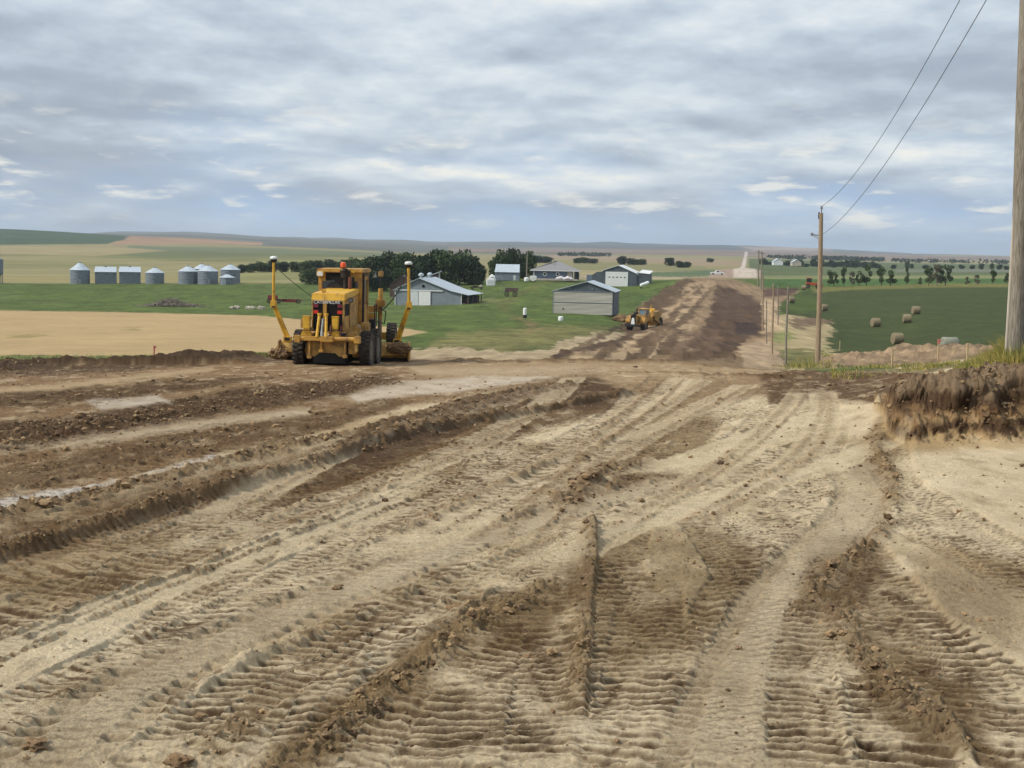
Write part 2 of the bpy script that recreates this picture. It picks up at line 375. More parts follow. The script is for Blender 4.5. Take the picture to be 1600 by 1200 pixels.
paint([(-W,300),(W*2,300),(W*2,400),(850,399),(600,394),(400,385),(-W,385)], (118,118,104), 1, yr=(2500, 99999), z=Z_HILL, warp=.2)
paint([(700,387),(1160,389),(1600,401),(W*2,403),(W*2,408),(1600,408),(1160,402),(850,399),(700,397)], (156,134,114), 1.5, yr=(3000, 7000), z=Z_HILL, warp=.35)
paint([(780,376),(1240,384),(1240,390),(1000,389),(780,386)], (98,104,98), 1.5, yr=(5500, 20000), warp=.35)
paint([(1150,384),(1300,389),(1300,393),(1180,391)], (196,170,150), 1.2, yr=(3000, 20000), warp=.4)
paint([(-W,330),(0,345),(195,345),(195,372),(168,382),(-W,386)], (76,96,62), 1, yr=(1700, 3600), z=Z_HILL, warp=.05)
paint([(172,383),(215,362),(300,366),(410,375),(410,381),(300,382)], (186,150,116), 1, yr=(2000, 4200), z=Z_HILL, warp=.1)
# farm grass: lighter and drier streaks
rr = np.random.default_rng(5)
for k in range(60):
    cx, cy = rr.uniform(0, 1250), rr.uniform(446, 545); wd, hh = rr.uniform(20, 90), rr.uniform(1, 5)
    c_ = [(112,126,70),(80,106,52),(132,132,82),(96,116,58)][k % 4]
    paint([(cx-wd, cy), (cx, cy-hh), (cx+wd, cy), (cx, cy+hh)], c_, 3, op=.7, yr=(56, 520))
paint([(-W,482),(0,485),(200,488),(400,493),(520,503),(640,514),(668,519),(640,524),(560,538),(430,551),(300,558),(150,575),(-W,610)], (200,170,122), 1.2, z=Z_WHEAT, warp=.12, yr=(56, 900))
paint([(10,524),(60,522),(90,525),(30,529)], (150,136,80), 2, op=.8, yr=(56, 900)); paint([(190,514),(220,513),(222,517),(192,518)], (150,136,80), 2, op=.8, yr=(56, 900))
paint([(660,548),(700,520),(800,514),(860,508),(960,512),(970,520),(900,532),(830,546),(720,556)], (146,138,84), 7, op=.85, yr=(56, 300))
paint([(640,548),(700,541),(780,547),(840,549),(900,526),(965,517),(985,524),(940,545),(860,566),(640,572)], (166,146,114), 3, z=Z_DIRT, yr=(50, 260))
paint([(770,474),(850,440),(870,438),(790,474),(800,492),(770,476)], (124,116,66), 2, op=.5, yr=(200, 460))
paint([(790,492),(830,500),(845,515),(800,530),(830,514),(815,503)], (150,130,84), 2, op=.8, yr=(150, 300))
paint([(848,429),(1000,432),(1100,434),(1100,436),(900,437),(848,434)], (190,172,140), 1, op=.8, yr=(380, 700))
# crop field on the right
paint([(1215,466),(1260,455),(1330,449),(1480,446),(1700,443),(W*2,448),(W*2,620),(1500,600),(1290,575),(1296,545),(1290,525),(1250,500),(1215,484)], (82,92,46), 1.5, z=Z_CROP, warp=.2, yr=(64, 480))
paint([(1270,450),(1330,447),(1480,443),(W*2,440),(W*2,446),(1480,449),(1330,453),(1270,458)], (138,134,72), 1.5, warp=.3, yr=(300, 520))
paint([(1225,462),(1270,460),(1290,480),(1250,490),(1215,478)], (98,116,50), 3, op=.7, yr=(150, 480))
# cuttings beside the posts
paint([(1190,500),(1240,488),(1290,492),(1300,515),(1290,545),(1330,560),(1300,590),(1200,600)], (164,146,108), 4, z=Z_DIRT, yr=(60, 260))
paint([(1232,498),(1295,492),(1300,506),(1240,514)], (112,92,70), 3, z=Z_DIRT, yr=(60, 260))
paint([(1205,552),(1240,545),(1292,548),(1300,575),(1212,578)], (128,126,70), 5, z=Z_GRASS, op=.8, yr=(60, 260))
paint([(1190,520),(1240,518),(1240,534),(1200,536)], (112,118,62), 4, op=.8, yr=(60, 260))
# the earth embankment of the new road
emb = [(640,560),(700,560),(860,562),(930,545),(975,527),(972,505),(1010,470),(1070,434),(1135,432),(1190,449),(1250,455),(1232,464),(1212,482),(1214,505),(1204,540),(1225,572),(1235,600),(640,640)]
paint(emb, (138,114,86), 2.5, z=Z_DIRT, cl=.5, yr=(50, 480), warp=.5)
paint([(966,517),(990,488),(1030,456),(1072,434),(1086,437),(1046,480),(1030,505),(1000,525)], (86,68,48), 2.5, cl=.8, yr=(60, 480), warp=.6)
paint([(1118,444),(1150,452),(1190,470),(1196,500),(1192,528),(1160,532),(1140,560),(1060,568),(1092,525),(1112,480)], (86,67,50), 3, cl=.9, yr=(60, 480), warp=.7)
paint([(1150,503),(1185,505),(1188,524),(1150,522)], (64,50,42), 3, cl=.9, yr=(60, 480), warp=.5)
paint([(1190,451),(1250,450),(1236,461),(1195,464)], (92,70,56), 1.5, yr=(200, 480), warp=.3)
paint([(1155,538),(1200,531),(1222,556),(1230,580),(1160,582)], (168,144,114), 4, cl=.5, yr=(60, 200), warp=.5)
paint([(1190,465),(1215,470),(1222,515),(1196,520)], (176,150,118), 3, cl=.5, yr=(100, 480), warp=.5)
for a, b in [((1010,560),(1098,440)), ((960,560),(1080,445)), ((1050,540),(1112,440)), ((900,566),(1040,505))]:
    paint([(a[0]-14,a[1]),(b[0]-3,b[1]),(b[0]+3,b[1]),(a[0]+12,a[1])], (176,152,118), 4, op=.7, yr=(60, 480), warp=1.2, cl=.15)
paint([(850,562),(900,548),(975,527),(980,531),(920,552),(870,563)], (84,66,50), 2, cl=.9, yr=(56, 240), warp=.3)
paint([(1060,520),(1130,515),(1120,560),(1040,575)], (104,82,64), 4, cl=.9, yr=(56, 200), warp=.8, op=.7)
for (x0, y0, x1, y1, w0) in [(880,560,1070,452,7),(925,566,1088,446,8),(975,570,1100,444,9),(1030,560,1112,448,8),(990,520,1058,462,7),(1000,560,1095,470,6),(950,545,1040,480,6)]:
    paint([(x0-w0*1.6,y0),(x1-w0*.35,y1),(x1+w0*.35,y1),(x0+w0*1.6,y0)], (88,69,50), 2.0, op=.85, yr=(60, 480), warp=.55, cl=.7)
for k in range(26):
    y_ = 448+rr.uniform(0, 1)**.7*105; f_ = (y_-440)/120; x_ = 1095-170*f_*rr.uniform(.1, 1.15)+20*f_; w_ = 4+22*f_*rr.uniform(.5, 1); h_ = 1.2+4*f_
    paint([(x_-w_,y_+h_*.4),(x_,y_-h_),(x_+w_,y_-h_*.3),(x_+w_*.3,y_+h_)], [(84,66,48),(178,152,118),(104,82,60)][k % 3], 1.5, op=.8, yr=(60, 480), warp=.5, cl=.5)
paint([(1108,430),(1118,422),(1146,419),(1190,422),(1190,434),(1108,434)], (152,130,112), 1.5, yr=(440, 1600), z=Z_DIRT, warp=.15)
paint([(1146,420),(1157,418),(1181,420),(1184,434),(1146,434)], (186,170,152), 1.5, yr=(440, 1600), z=Z_DIRT, warp=.15)
paint([(1157,420),(1164,395),(1168,395),(1164,420)], (190,176,162), 1.2, yr=(700, 9900), z=Z_DIRT, warp=.03)
paint([(1280,545),(1380,550),(1500,548),(1580,534),(1620,540),(1620,572),(1280,572)], (166,142,114), 2.5, z=Z_DIRT, cl=.8, yr=(50, 92), warp=.5)
paint([(-W,552),(200,556),(420,548),(432,556),(200,566),(-W,570)], (104,122,62), 2, z=Z_GRASS, yr=(50, 84), warp=.3, op=.9)

# ---- the site itself
SAND = (212, 190, 154)
near = np.nonzero(Yf < 55)[0]
setbase(near, SAND, Z_DIRT); clod[near] = .20
NI = near
def pn(poly, c, soft=8, cl=None, op=1, warp=1.0, yr=None, z=None): paint(poly, c, soft, NI, yr, z, cl, op, warp)
NI_ = near; POS = np.zeros(nv, np.int32); POS[near] = np.arange(len(near)); BR = fbm(Xf[near]*1.7, Yf[near]*.9, 5, seed=301, gain=.65)
n1_ = fbm(Xf[NI]*.35, Yf[NI]*.16, 4, seed=3); n2_ = fbm(Xf[NI]*1.1, Yf[NI]*.5, 4, seed=5); n3_ = fbm(Xf[NI]*.12, Yf[NI]*.08, 3, seed=8)
def tintn(mask, c, op): 
    a = (mask*op)[:, None]; colr[NI] = colr[NI]*(1-a)+np.asarray(lin(c), np.float32)*a
tintn(sstep(.0, .45, n1_), (168,142,104), .8)
tintn(sstep(.05, .4, n2_), (150,126,90), .55)
tintn(sstep(.1, .5, -n2_), (228,208,172), .7)
tintn(sstep(.1, .5, n3_), (152,130,98), .5)
pn([(-800,560),(0,560),(430,553),(660,565),(860,566),(960,575),(830,600),(620,640),(430,690),(250,735),(0,800),(-800,1000)], (136,108,76), 6, .6, yr=(10, 60))
pn([(640,560),(1230,568),(1240,600),(1100,640),(860,600),(640,585)], (164,138,104), 6, .35)
pn([(-800,740),(0,664),(250,632),(420,602),(600,582),(622,594),(430,634),(260,668),(0,712),(-800,850)], (82,62,42), 5, 1.05)
pn([(-800,660),(0,612),(200,600),(420,590),(300,612),(0,640),(-800,720)], (96,74,50), 4, .8)
pn([(-800,590),(0,572),(300,560),(440,556),(440,566),(240,578),(0,590),(-800,640)], (92,72,52), 3, .95, z=Z_DIRT)
pn([(60,722),(200,690),(420,655),(600,622),(640,632),(430,690),(200,728),(60,745)], (108,84,58), 6, .8)
pn([(0,740),(120,705),(180,735),(0,770)], (120,96,68), 6, .7)
for pl, c in [([(0,608),(200,588),(330,575),(330,580),(200,598),(0,616)], (178,152,116)), ([(135,626),(240,618),(268,630),(160,640)], (190,174,152)),
              ([(-300,850),(0,784),(75,763),(172,756),(250,733),(330,710),(340,716),(262,738),(150,765),(75,790),(0,804),(-300,880)], (206,194,178)),
              ([(0,700),(150,680),(337,656),(480,636),(480,646),(337,668),(150,692),(0,714)], (186,164,132)),
              ([(545,616),(620,598),(760,586),(870,588),(760,606),(640,618),(560,628)], (198,180,156)),
              ([(640,575),(900,572),(980,580),(860,584),(660,584)], (180,156,124)),
              ([(400,700),(560,655),(640,640),(640,648),(560,672),(420,715)], (184,158,120))]:
    pn(pl, c, 4, .05, warp=.5)
# ploughed-up dark strip running with the main windrow
pn([(-300,920),(0,820),(200,775),(400,728),(640,655),(720,632),(830,598),(900,590),(1010,618),(990,642),(860,664),(720,700),(600,742),(470,770),(400,790),(200,830),(0,890),(-300,1000)], (120,95,66), 9, .8)
pn([(560,680),(700,645),(860,595),(930,588),(1000,615),(960,640),(850,640),(700,680),(600,720),(500,740)], (90,69,48), 8, 1.0)
pn([(1180,592),(1260,575),(1460,583),(1450,612),(1380,628),(1200,634)], (104,80,56), 5, .8)
pn([(960,600),(1180,590),(1200,620),(1060,636)], (150,124,92), 8, .5)
pn([(860,745),(930,715),(1010,715),(1060,740),(960,780),(850,815),(790,800)], (134,110,80), 10, .8)
pn([(1010,640),(1090,620),(1130,660),(1100,720),(1000,740),(960,700)], (156,132,98), 12, .5)
pn([(900,840),(1000,815),(1020,850),(960,900),(930,960),(880,940)], (128,106,78), 12, 1.0)
pn([(930,860),(1140,830),(1200,900),(1180,960),(1000,1040),(930,1000)], (152,130,96), 20, .45)
pn([(700,960),(860,900),(900,930),(820,1010),(700,1040),(580,1090),(520,1180),(360,1240),(420,1150),(560,1060)], (146,122,88), 14, .7)
pn([(1270,850),(1340,830),(1380,870),(1340,950),(1260,960)], (130,108,80), 12, .8)
pn([(1290,950),(1400,1010),(1560,1120),(1600,1200),(1480,1160),(1340,1080)], (140,118,86), 14, .7)
pn([(1400,860),(1600,900),(1600,1000),(1460,960)], (160,138,106), 20, .35)
pn([(1380,640),(1400,700),(1360,760),(1320,745),(1340,690)], (150,126,92), 8, .7)
pn([(1200,574),(1300,568),(1500,566),(1500,578),(1460,584),(1300,580)], (136,124,80), 3, .3, z=Z_GRASS, warp=.4, yr=(44, 60), op=.8)
pn([(1490,578),(1540,556),(1600,530),(1900,520),(1900,585),(1600,582)], (146,142,66), 4, .2, z=Z_GRASS, warp=.4, yr=(28, 60))

# ---- cut bank on the right: a real step in the ground
BK = np.nonzero((Yf > 22) & (Yf < 37) & (px > 1350))[0]
bx, by = Xf[BK], Yf[BK]
Yb = 27.0+4.0*np.exp(-np.clip(px[BK]-1378, -20, 400)/16)*(1+.4*perlin(bx*1.8, by*0, 40))+.45*perlin(bx*.7, bx*0, 41)+.14*perlin(bx*3.1, by*.2, 42)+.06*perlin(bx*8, by*.5, 43)-.9*np.clip((px[BK]-1500)/300, -1, 1)*.3
bank = (.38*sstep(-.3, .45, by-Yb+.22*perlin(bx*2.2, by*2.2, 48)+.10*perlin(bx*6, by*6, 49))+.62*sstep(.45, 1.25, by-Yb+.35*perlin(bx*1.3, by*1.3, 54)+.12*perlin(bx*5, by*5, 55)))*(1-sstep(28, 34, by))*sstep(1335, 1385, px[BK]+20*perlin(bx*2, by*2, 44))
bankh = np.zeros(nv, np.float32); bankh[BK] = .92*bank*(1+.14*perlin(bx*1.2, by*1.2, 45))+.16*sstep(-.5, .3, by-Yb)*(1-sstep(1.5, 3, by-Yb))*(np.abs(perlin(bx*2.4, by*4.2, 50))*1.2+.6*np.abs(perlin(bx*5.5, by*8, 51)))*sstep(1340, 1375, px[BK])
def bt(mask, c, op=1):
    q = (np.clip(mask, 0, 1)*op*sstep(1335, 1360, px[BK]+20*perlin(bx*1.5, by*1.5, 46)))[:, None]; colr[BK] = colr[BK]*(1-q)+np.asarray(lin(c), np.float32)*q
nb = perlin(bx*1.6, by*1.2, 46); nb2 = perlin(bx*5, by*3, 47)
hb = bankh[BK]+.10*perlin(bx*1.9, bankh[BK]*5, 52)+.05*perlin(bx*5, bankh[BK]*12, 53)
on = sstep(.02, .08, bankh[BK])
bt(sstep(-1.6, -.5, by-Yb)*(1-on), (184,154,108), .6)
bt(on*sstep(.02, .10, hb), (176,146,104)); bt(on*sstep(.12, .18, hb)*(1-sstep(.30, .36, hb)), (88,66,48), .95)
bt(on*sstep(.34, .40, hb), (138,108,74)); bt(on*sstep(.46, .56, hb), (82,62,44), .95); bt(on*sstep(.66, .78, hb+.10*nb2), (140,118,92), .85)
bt(on*sstep(.5, 1.2, by-Yb-.8+nb*.5)*(1-sstep(31, 33, by)), (152,130,102), .9)
bt(on*sstep(.7, 1.3, by-Yb-.8)*sstep(.1, .4, nb2+nb)*(1-sstep(31, 33, by)), (98,76,56), .75)
clod[BK] = np.maximum(clod[BK], 1.4*sstep(-.6, .1, by-Yb)*(1-sstep(31, 33, by))*sstep(1368, 1392, px[BK]))
# ---- relief: passes of big treaded tyres, scraped berms, clods
def line(pts, n=14):
    P = []
    pp = [pts[0]]+list(pts)+[pts[-1]]
    for i in range(1, len(pp)-2):
        for k in range(n):
            t = k/n; a, b, c, d = (np.array(pp[i+j], float) for j in (-1, 0, 1, 2))
            P.append(.5*((2*b)+(-a+c)*t+(2*a-5*b+4*c-d)*t*t+(-a+3*b-3*c+d)*t**3))
    P.append(np.array(pts[-1], float)); P = np.array(P)
    W_ = []
    for x, y in P:                               # photo pixel -> ground, by walking out along the ray
        d = ray(x, y); u = float(d[0]/d[1]); tt = float(d[2]/d[1])
        col = base_t(np.full(len(LY), u), LY); ok = np.nonzero(col <= tt)[0]
        k = ok[0] if False else None
        s = np.nonzero((col[:-1] < tt) & (col[1:] >= tt) & (LY[:-1] > math.log(3)))[0]
        if len(s): k = s[0]; f = (tt-col[k])/(col[k+1]-col[k]); Yw = math.exp(LY[k]+f*(LY[k+1]-LY[k]))
        else: Yw = 5.0
        W_.append((u*Yw, Yw))
    W_ = np.array(W_); o = np.argsort(W_[:, 1], kind='stable'); W_ = W_[o]
    keep = np.concatenate([[True], np.diff(W_[:, 1]) > .02]); W_ = W_[keep]
    s = np.concatenate([[0], np.cumsum(np.hypot(np.diff(W_[:, 0]), np.diff(W_[:, 1])))])
    th = np.arctan2(np.gradient(W_[:, 0]), np.gradient(W_[:, 1]))
    return W_[:, 1], W_[:, 0], s, th
jx = perlin(Xf*3, Yf*3, 61); j2 = perlin(Xf*1.1, Yf*1.1, 62); j3 = perlin(Xf*13, Yf*13, 63)
def local(ln, wmax):
    yy, xx, ss, th = ln
    m = (Yf > yy[0]) & (Yf < yy[-1]); ii = np.nonzero(m)[0]
    xc = np.interp(Yf[ii], yy, xx); t = np.interp(Yf[ii], yy, th); dx = Xf[ii]-xc; d = dx*np.cos(t)
    k = np.abs(d) < wmax; ii = ii[k]; d = d[k]; s = np.interp(Yf[ii], yy, ss)+dx[k]*np.sin(t[k])
    end = np.minimum(Yf[ii]-yy[0], yy[-1]-Yf[ii])
    return ii, d, s, sstep(0, 1.2, end)
def track(pts, hw=.34, pitch=.21, lug=.05, sink=.03, chev=.25, alt=True, berm=.03, smooth=.0, tint=None, flip=1, holdcl=.12):
    ii, d, s, en = local(line(pts), hw*1.7)
    if not len(ii): return
    a = np.abs(d)+jx[ii]*.03
    m = (1-sstep(hw*.88, hw*1.06, a))*en
    att = np.clip(1.6-DYf[ii]/pitch*1.6, 0, 1)
    ph = (s+flip*chev*np.abs(d))/pitch+(.5*(d > 0) if alt else 0)+jx[ii]*.14+j2[ii]*.5+j3[ii]*.05
    fr = ph-np.floor(ph); g = 1-(sstep(0, .2, fr)-np.clip((fr-.2)/.8, 0, 1)**1.3)
    brk = np.clip(.92+.75*j2[ii]+.45*jx[ii], .22, 1.25)
    inner = np.clip((a-smooth*hw)/(.12*hw+1e-3), 0, 1) if smooth > 0 else 1
    h = -sink*.4-.85*lug*g*brk*att*inner
    b = .55*berm*np.exp(-((a-hw*1.2)/.075)**2)*np.clip(.7+1.2*jx[ii], 0, 2)*en
    r0 = relief[ii]*(1-.85*m)+h*m; relief[ii] = r0+b*(1-m)*np.clip(1-np.maximum(r0, 0)/.05, 0, 1)
    clod[ii] = np.maximum(clod[ii]*(1-.7*m)+holdcl*m*.7, np.clip(b*9, 0, .6)*(1-m))
    dq = (np.exp(-((fr-.08)/.085)**2)*m*inner*np.clip(brk*1.1+.6*j3[ii], 0, 1)*att*min(1, lug/.04)*.85)[:, None]   # shade of the lug faces painted into the soil colour, partly damp earth
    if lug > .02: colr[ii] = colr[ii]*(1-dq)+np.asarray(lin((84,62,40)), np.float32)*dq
    if tint is not None:
        q = (m*.6)[:, None]; colr[ii] = colr[ii]*(1-q)+np.asarray(lin(tint), np.float32)*q
def ridge(pts, w, h, cl=.8, c=None, op=.8, cliff=0, rough=.5):
    ii, d, s, en = local(line(pts), w*3)
    if not len(ii): return
    nz = 1+rough*.9*j2[ii]+rough*.5*jx[ii]
    if cliff: pr = np.where(d < 0, np.exp(-(d/w)**2), np.exp(-(d/(w*cliff))**2))
    else: pr = np.exp(-(d/w)**2)
    relief[ii] += .46*h*pr*np.clip(nz, .15, 2)*en
    a = np.clip(pr*1.4*(.75+.6*jx[ii]), 0, 1)*en; clod[ii] = np.maximum(clod[ii], cl*a)
    if c is not None:
        q = (a*op)[:, None]; colr[ii] = colr[ii]*(1-q)+np.asarray(lin(c), np.float32)*q
clod *= np.clip(.75+.9*fbm(Xf*.8, Yf*.8, 3, seed=77), .3, 1.4)
tr = random.Random(3); SH = []
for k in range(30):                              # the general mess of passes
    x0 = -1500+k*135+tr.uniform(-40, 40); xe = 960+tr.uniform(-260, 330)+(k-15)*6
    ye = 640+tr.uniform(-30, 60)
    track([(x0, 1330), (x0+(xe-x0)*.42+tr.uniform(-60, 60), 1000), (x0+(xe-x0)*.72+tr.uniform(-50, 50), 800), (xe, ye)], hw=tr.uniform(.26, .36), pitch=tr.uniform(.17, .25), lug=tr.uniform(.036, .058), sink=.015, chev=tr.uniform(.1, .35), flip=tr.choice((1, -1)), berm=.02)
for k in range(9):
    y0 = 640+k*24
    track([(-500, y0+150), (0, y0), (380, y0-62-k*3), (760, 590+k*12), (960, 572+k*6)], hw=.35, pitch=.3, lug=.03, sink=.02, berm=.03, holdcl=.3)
T = track
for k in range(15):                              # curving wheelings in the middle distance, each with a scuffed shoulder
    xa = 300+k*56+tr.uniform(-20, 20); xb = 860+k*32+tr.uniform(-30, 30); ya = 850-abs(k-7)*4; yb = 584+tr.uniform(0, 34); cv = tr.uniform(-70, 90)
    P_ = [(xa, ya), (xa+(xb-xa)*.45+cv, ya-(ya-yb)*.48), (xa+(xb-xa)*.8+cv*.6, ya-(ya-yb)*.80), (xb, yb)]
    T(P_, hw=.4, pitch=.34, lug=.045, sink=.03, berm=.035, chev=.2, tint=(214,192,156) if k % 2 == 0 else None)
    Q_ = [(x+14-(ya-y)*.035, y+2) for x, y in P_]
    SH.append((Q_, .10+.05*(k % 3)))
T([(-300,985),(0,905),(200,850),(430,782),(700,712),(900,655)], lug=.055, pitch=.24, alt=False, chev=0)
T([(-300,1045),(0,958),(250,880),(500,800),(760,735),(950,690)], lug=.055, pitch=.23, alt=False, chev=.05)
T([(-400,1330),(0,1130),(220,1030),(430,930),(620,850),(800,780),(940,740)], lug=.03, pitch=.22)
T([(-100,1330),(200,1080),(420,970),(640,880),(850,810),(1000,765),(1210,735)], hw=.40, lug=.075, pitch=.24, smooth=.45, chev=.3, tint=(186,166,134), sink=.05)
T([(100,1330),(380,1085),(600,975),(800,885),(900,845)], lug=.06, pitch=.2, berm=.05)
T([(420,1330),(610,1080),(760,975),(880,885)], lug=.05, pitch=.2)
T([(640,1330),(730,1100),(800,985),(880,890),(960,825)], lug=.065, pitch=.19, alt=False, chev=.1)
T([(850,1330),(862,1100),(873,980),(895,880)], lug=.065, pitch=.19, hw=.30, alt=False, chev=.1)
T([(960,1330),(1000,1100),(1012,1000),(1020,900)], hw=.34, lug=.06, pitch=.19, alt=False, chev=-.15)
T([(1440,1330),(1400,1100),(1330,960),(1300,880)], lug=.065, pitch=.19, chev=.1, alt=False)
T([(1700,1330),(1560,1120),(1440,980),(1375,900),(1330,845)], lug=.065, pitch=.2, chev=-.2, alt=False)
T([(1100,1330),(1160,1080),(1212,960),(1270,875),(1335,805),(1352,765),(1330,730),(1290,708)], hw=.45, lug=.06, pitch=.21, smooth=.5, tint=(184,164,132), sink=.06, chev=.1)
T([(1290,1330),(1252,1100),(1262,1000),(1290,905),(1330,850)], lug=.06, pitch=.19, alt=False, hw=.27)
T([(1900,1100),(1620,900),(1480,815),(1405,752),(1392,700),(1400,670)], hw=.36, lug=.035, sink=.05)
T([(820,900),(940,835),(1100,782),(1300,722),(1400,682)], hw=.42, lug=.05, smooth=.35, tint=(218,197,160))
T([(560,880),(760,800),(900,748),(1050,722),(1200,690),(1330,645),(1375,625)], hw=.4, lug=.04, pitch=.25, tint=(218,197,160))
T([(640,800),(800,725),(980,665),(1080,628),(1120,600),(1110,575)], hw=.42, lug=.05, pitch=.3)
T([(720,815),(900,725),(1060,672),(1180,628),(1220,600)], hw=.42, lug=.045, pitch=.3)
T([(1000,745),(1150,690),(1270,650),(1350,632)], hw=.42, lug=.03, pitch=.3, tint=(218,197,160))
for o_ in (0, 11, 30):                           # narrow smooth wheel ruts
    T([(-400,1170+o_*2.2),(0,1003+o_*1.4),(150,940+o_*1.2),(330,868+o_),(500,806+o_*.7),(660,745+o_*.6)], hw=.13 if o_ == 30 else .07, lug=0.0, sink=.05, berm=.035, tint=(212,192,156), holdcl=.02)
T([(0,1090),(180,1005),(330,935),(480,862),(640,800)], hw=.07, lug=0, sink=.03, berm=.02)
for Q_, w_ in SH: ridge(Q_, w_*.6, .035, .45, (136,110,78), op=.42)
ridge([(926,800),(930,860),(922,950),(915,1060),(908,1130)], .16, .15, .8, (140,116,84), cliff=.22)
ridge([(-300,965),(0,872),(200,815),(400,752),(560,706),(700,668),(860,640),(1000,612)], .30, .34, .9, (118,94,66), cliff=.35, rough=.4)
ridge([(-300,850),(0,805),(200,762),(430,705),(600,668),(760,618)], .30, .16, 1.0, (122,98,70))
ridge([(520,718),(640,672),(760,632),(860,606),(950,600)], .55, .22, 1.0, (104,82,60))
ridge([(-300,640),(0,580),(200,570),(430,560),(450,562)], .75, .62, 1.4, (74,57,40), op=.95, rough=.35)
ridge([(660,571),(740,566),(840,567)], .6, .35, 1.1, (94,72,50))
ridge([(-300,760),(0,690),(250,652),(430,620),(600,595)], 1.0, .14, 1.1, (94,72,50))
ridge([(860,800),(930,745),(1010,718),(1050,715)], .35, .16, 1.0, (124,100,72))
ridge([(380,1260),(500,1160),(600,1080),(720,985),(830,925),(900,880)], .18, .06, .9, (142,118,84), op=.6)
ridge([(1300,900),(1330,1000),(1420,1090),(1560,1200)], .18, .07, .9, (140,116,84), op=.6)
ridge([(1240,985),(1290,900),(1370,845),(1400,800)], .15, .10, .9, (128,104,74), op=.7)
ridge([(1395,800),(1390,740),(1370,700),(1385,670)], .16, .12, .9, (140,116,84), op=.7)
ridge([(1200,590),(1300,586),(1420,592)], .5, .25, 1.0, (104,80,58))
ridge([(250,1260),(330,1170),(440,1080)], .14, .06, .8, (150,126,92), op=.6)

# ---- level pads under the heavy machine
GR = gx(528, 51.0)
pad = np.exp(-(((Xf-GR.x-.3)/4.2)**2+((Yf-GR.y-2.2)/6.0)**2)**2)
clod = np.clip(clod, 0, 1.1); relief *= (1-.9*pad); clod *= (1-.85*pad)

# ---- assemble heights
Zf = GZ.ravel().astype(np.float32)
cf = np.zeros(nv, np.float32); NI2 = np.nonzero(Yf < 110)[0]
for fq, am in ((2.2, .035), (4.5, .05), (9, .04), (18, .024), (36, .011)):
    att = np.clip(1.7-fq*DYf[NI2]*2.0, 0, 1)
    b_ = perlin(Xf[NI2]*fq+jx[NI2]*.4, Yf[NI2]*fq+j2[NI2]*.4, int(fq*3))
    cf[NI2] += am*(np.abs(b_)*1.7-.35)*att
fine = np.zeros(nv, np.float32)
for fq, am in ((1.2, .02), (5, .008), (14, .006), (30, .004)):
    fine[NI2] += am*perlin(Xf[NI2]*fq, Yf[NI2]*fq, 90+int(fq))*np.clip(1.7-fq*DYf[NI2]*2.0, 0, 1)
Zf += relief+cf*clod*1.25+fine+bankh
FI = np.nonzero((Yf > 45) & (zone == Z_DIRT))[0]
for fq, am in ((.08, .45), (.22, .5), (.6, .42), (1.6, .2)):
    att = np.clip(1.7-fq*DYf[FI]*2.0, 0, 1)*np.clip((Yf[FI]-45)/40, 0, 1)
    Zf[FI] += am*perlin(Xf[FI]*fq, Yf[FI]*fq, 140+int(fq*10))*att*np.clip(clod[FI]+.2, 0, 1)
GI = np.nonzero((Yf > 60) & (Yf < 900) & ((zone == Z_GRASS) | (zone == Z_CROP)))[0]
Zf[GI] += .10*perlin(Xf[GI]*.35, Yf[GI]*.35, 160)*np.clip(1.7-.35*DYf[GI]*2, 0, 1)
# bank: furrowed face
SI = np.nonzero((Yf > 58) & (Yf < 96) & (px > 1270) & (zone == Z_DIRT))[0]
ns = np.abs(perlin(Xf[SI]*.9, Yf[SI]*.45, 172))*.35+np.abs(perlin(Xf[SI]*2.2, Yf[SI]*.8, 173))*.28+np.abs(perlin(Xf[SI]*5, Yf[SI]*1.2, 174))*.12
Zf[SI] += .5*ns*sstep(58, 63, Yf[SI]); colr[SI] *= (.58+.5*np.clip(.5+perlin(Xf[SI]*1.4, Yf[SI]*.5, 175), 0, 1))[:, None]*np.array([1, .97, .90], np.float32)
# distant skyline swells
KI = np.nonzero(Yf > 1500)[0]
Zf[KI] += 9.0*perlin(Xf[KI]/700, Yf[KI]/700, 180)*np.clip((Yf[KI]-1500)/3000, 0, 1)+13.0*perlin(Xf[KI]/330, Yf[KI]/900, 181)*np.clip((Yf[KI]-4500)/4500, 0, 1)

# ---- colour variation that belongs to the soil and crops themselves
v = np.ones(nv, np.float32)
v[NI2] += .16*fbm(Xf[NI2]*2.5, Yf[NI2]*1.4, 4, seed=200)+.10*perlin(Xf[NI2]*14, Yf[NI2]*14, 203)*np.clip(1.7-14*DYf[NI2]*2, 0, 1)
f2 = np.nonzero(Yf > 60)[0]
lx = Xf[f2]/(Yf[f2]**.75*.5); 
v[f2] += .22*fbm(lx, np.log(Yf[f2])*16, 4, seed=210)+.10*perlin(lx*6, np.log(Yf[f2])*60, 215)
em = np.nonzero((Yf > 58) & (Yf < 900) & (zone == Z_DIRT))[0]
v[em] += np.clip((Yf[em]-58)/80, .15, 1)*.5*fbm(Xf[em]*.5-Yf[em]*.03, Yf[em]*.022, 4, seed=240, gain=.65)+.3*perlin(Xf[em]*1.4, Yf[em]*.09, 245)
cr_ = np.nonzero(zone == Z_CROP)[0]; v[cr_] += .10*np.sin((Xf[cr_]*.8+Yf[cr_]*.6)*1.3)*np.clip(260/Yf[cr_], 0, 1)+.22*fbm(Xf[cr_]*.12, Yf[cr_]*.05, 5, seed=260)
wh_ = np.nonzero(zone == Z_WHEAT)[0]; v[wh_] += .30*fbm(Xf[wh_]*.10, Yf[wh_]*.035, 5, seed=270)+.12*perlin(Xf[wh_]*1.1, Yf[wh_]*.3, 271)
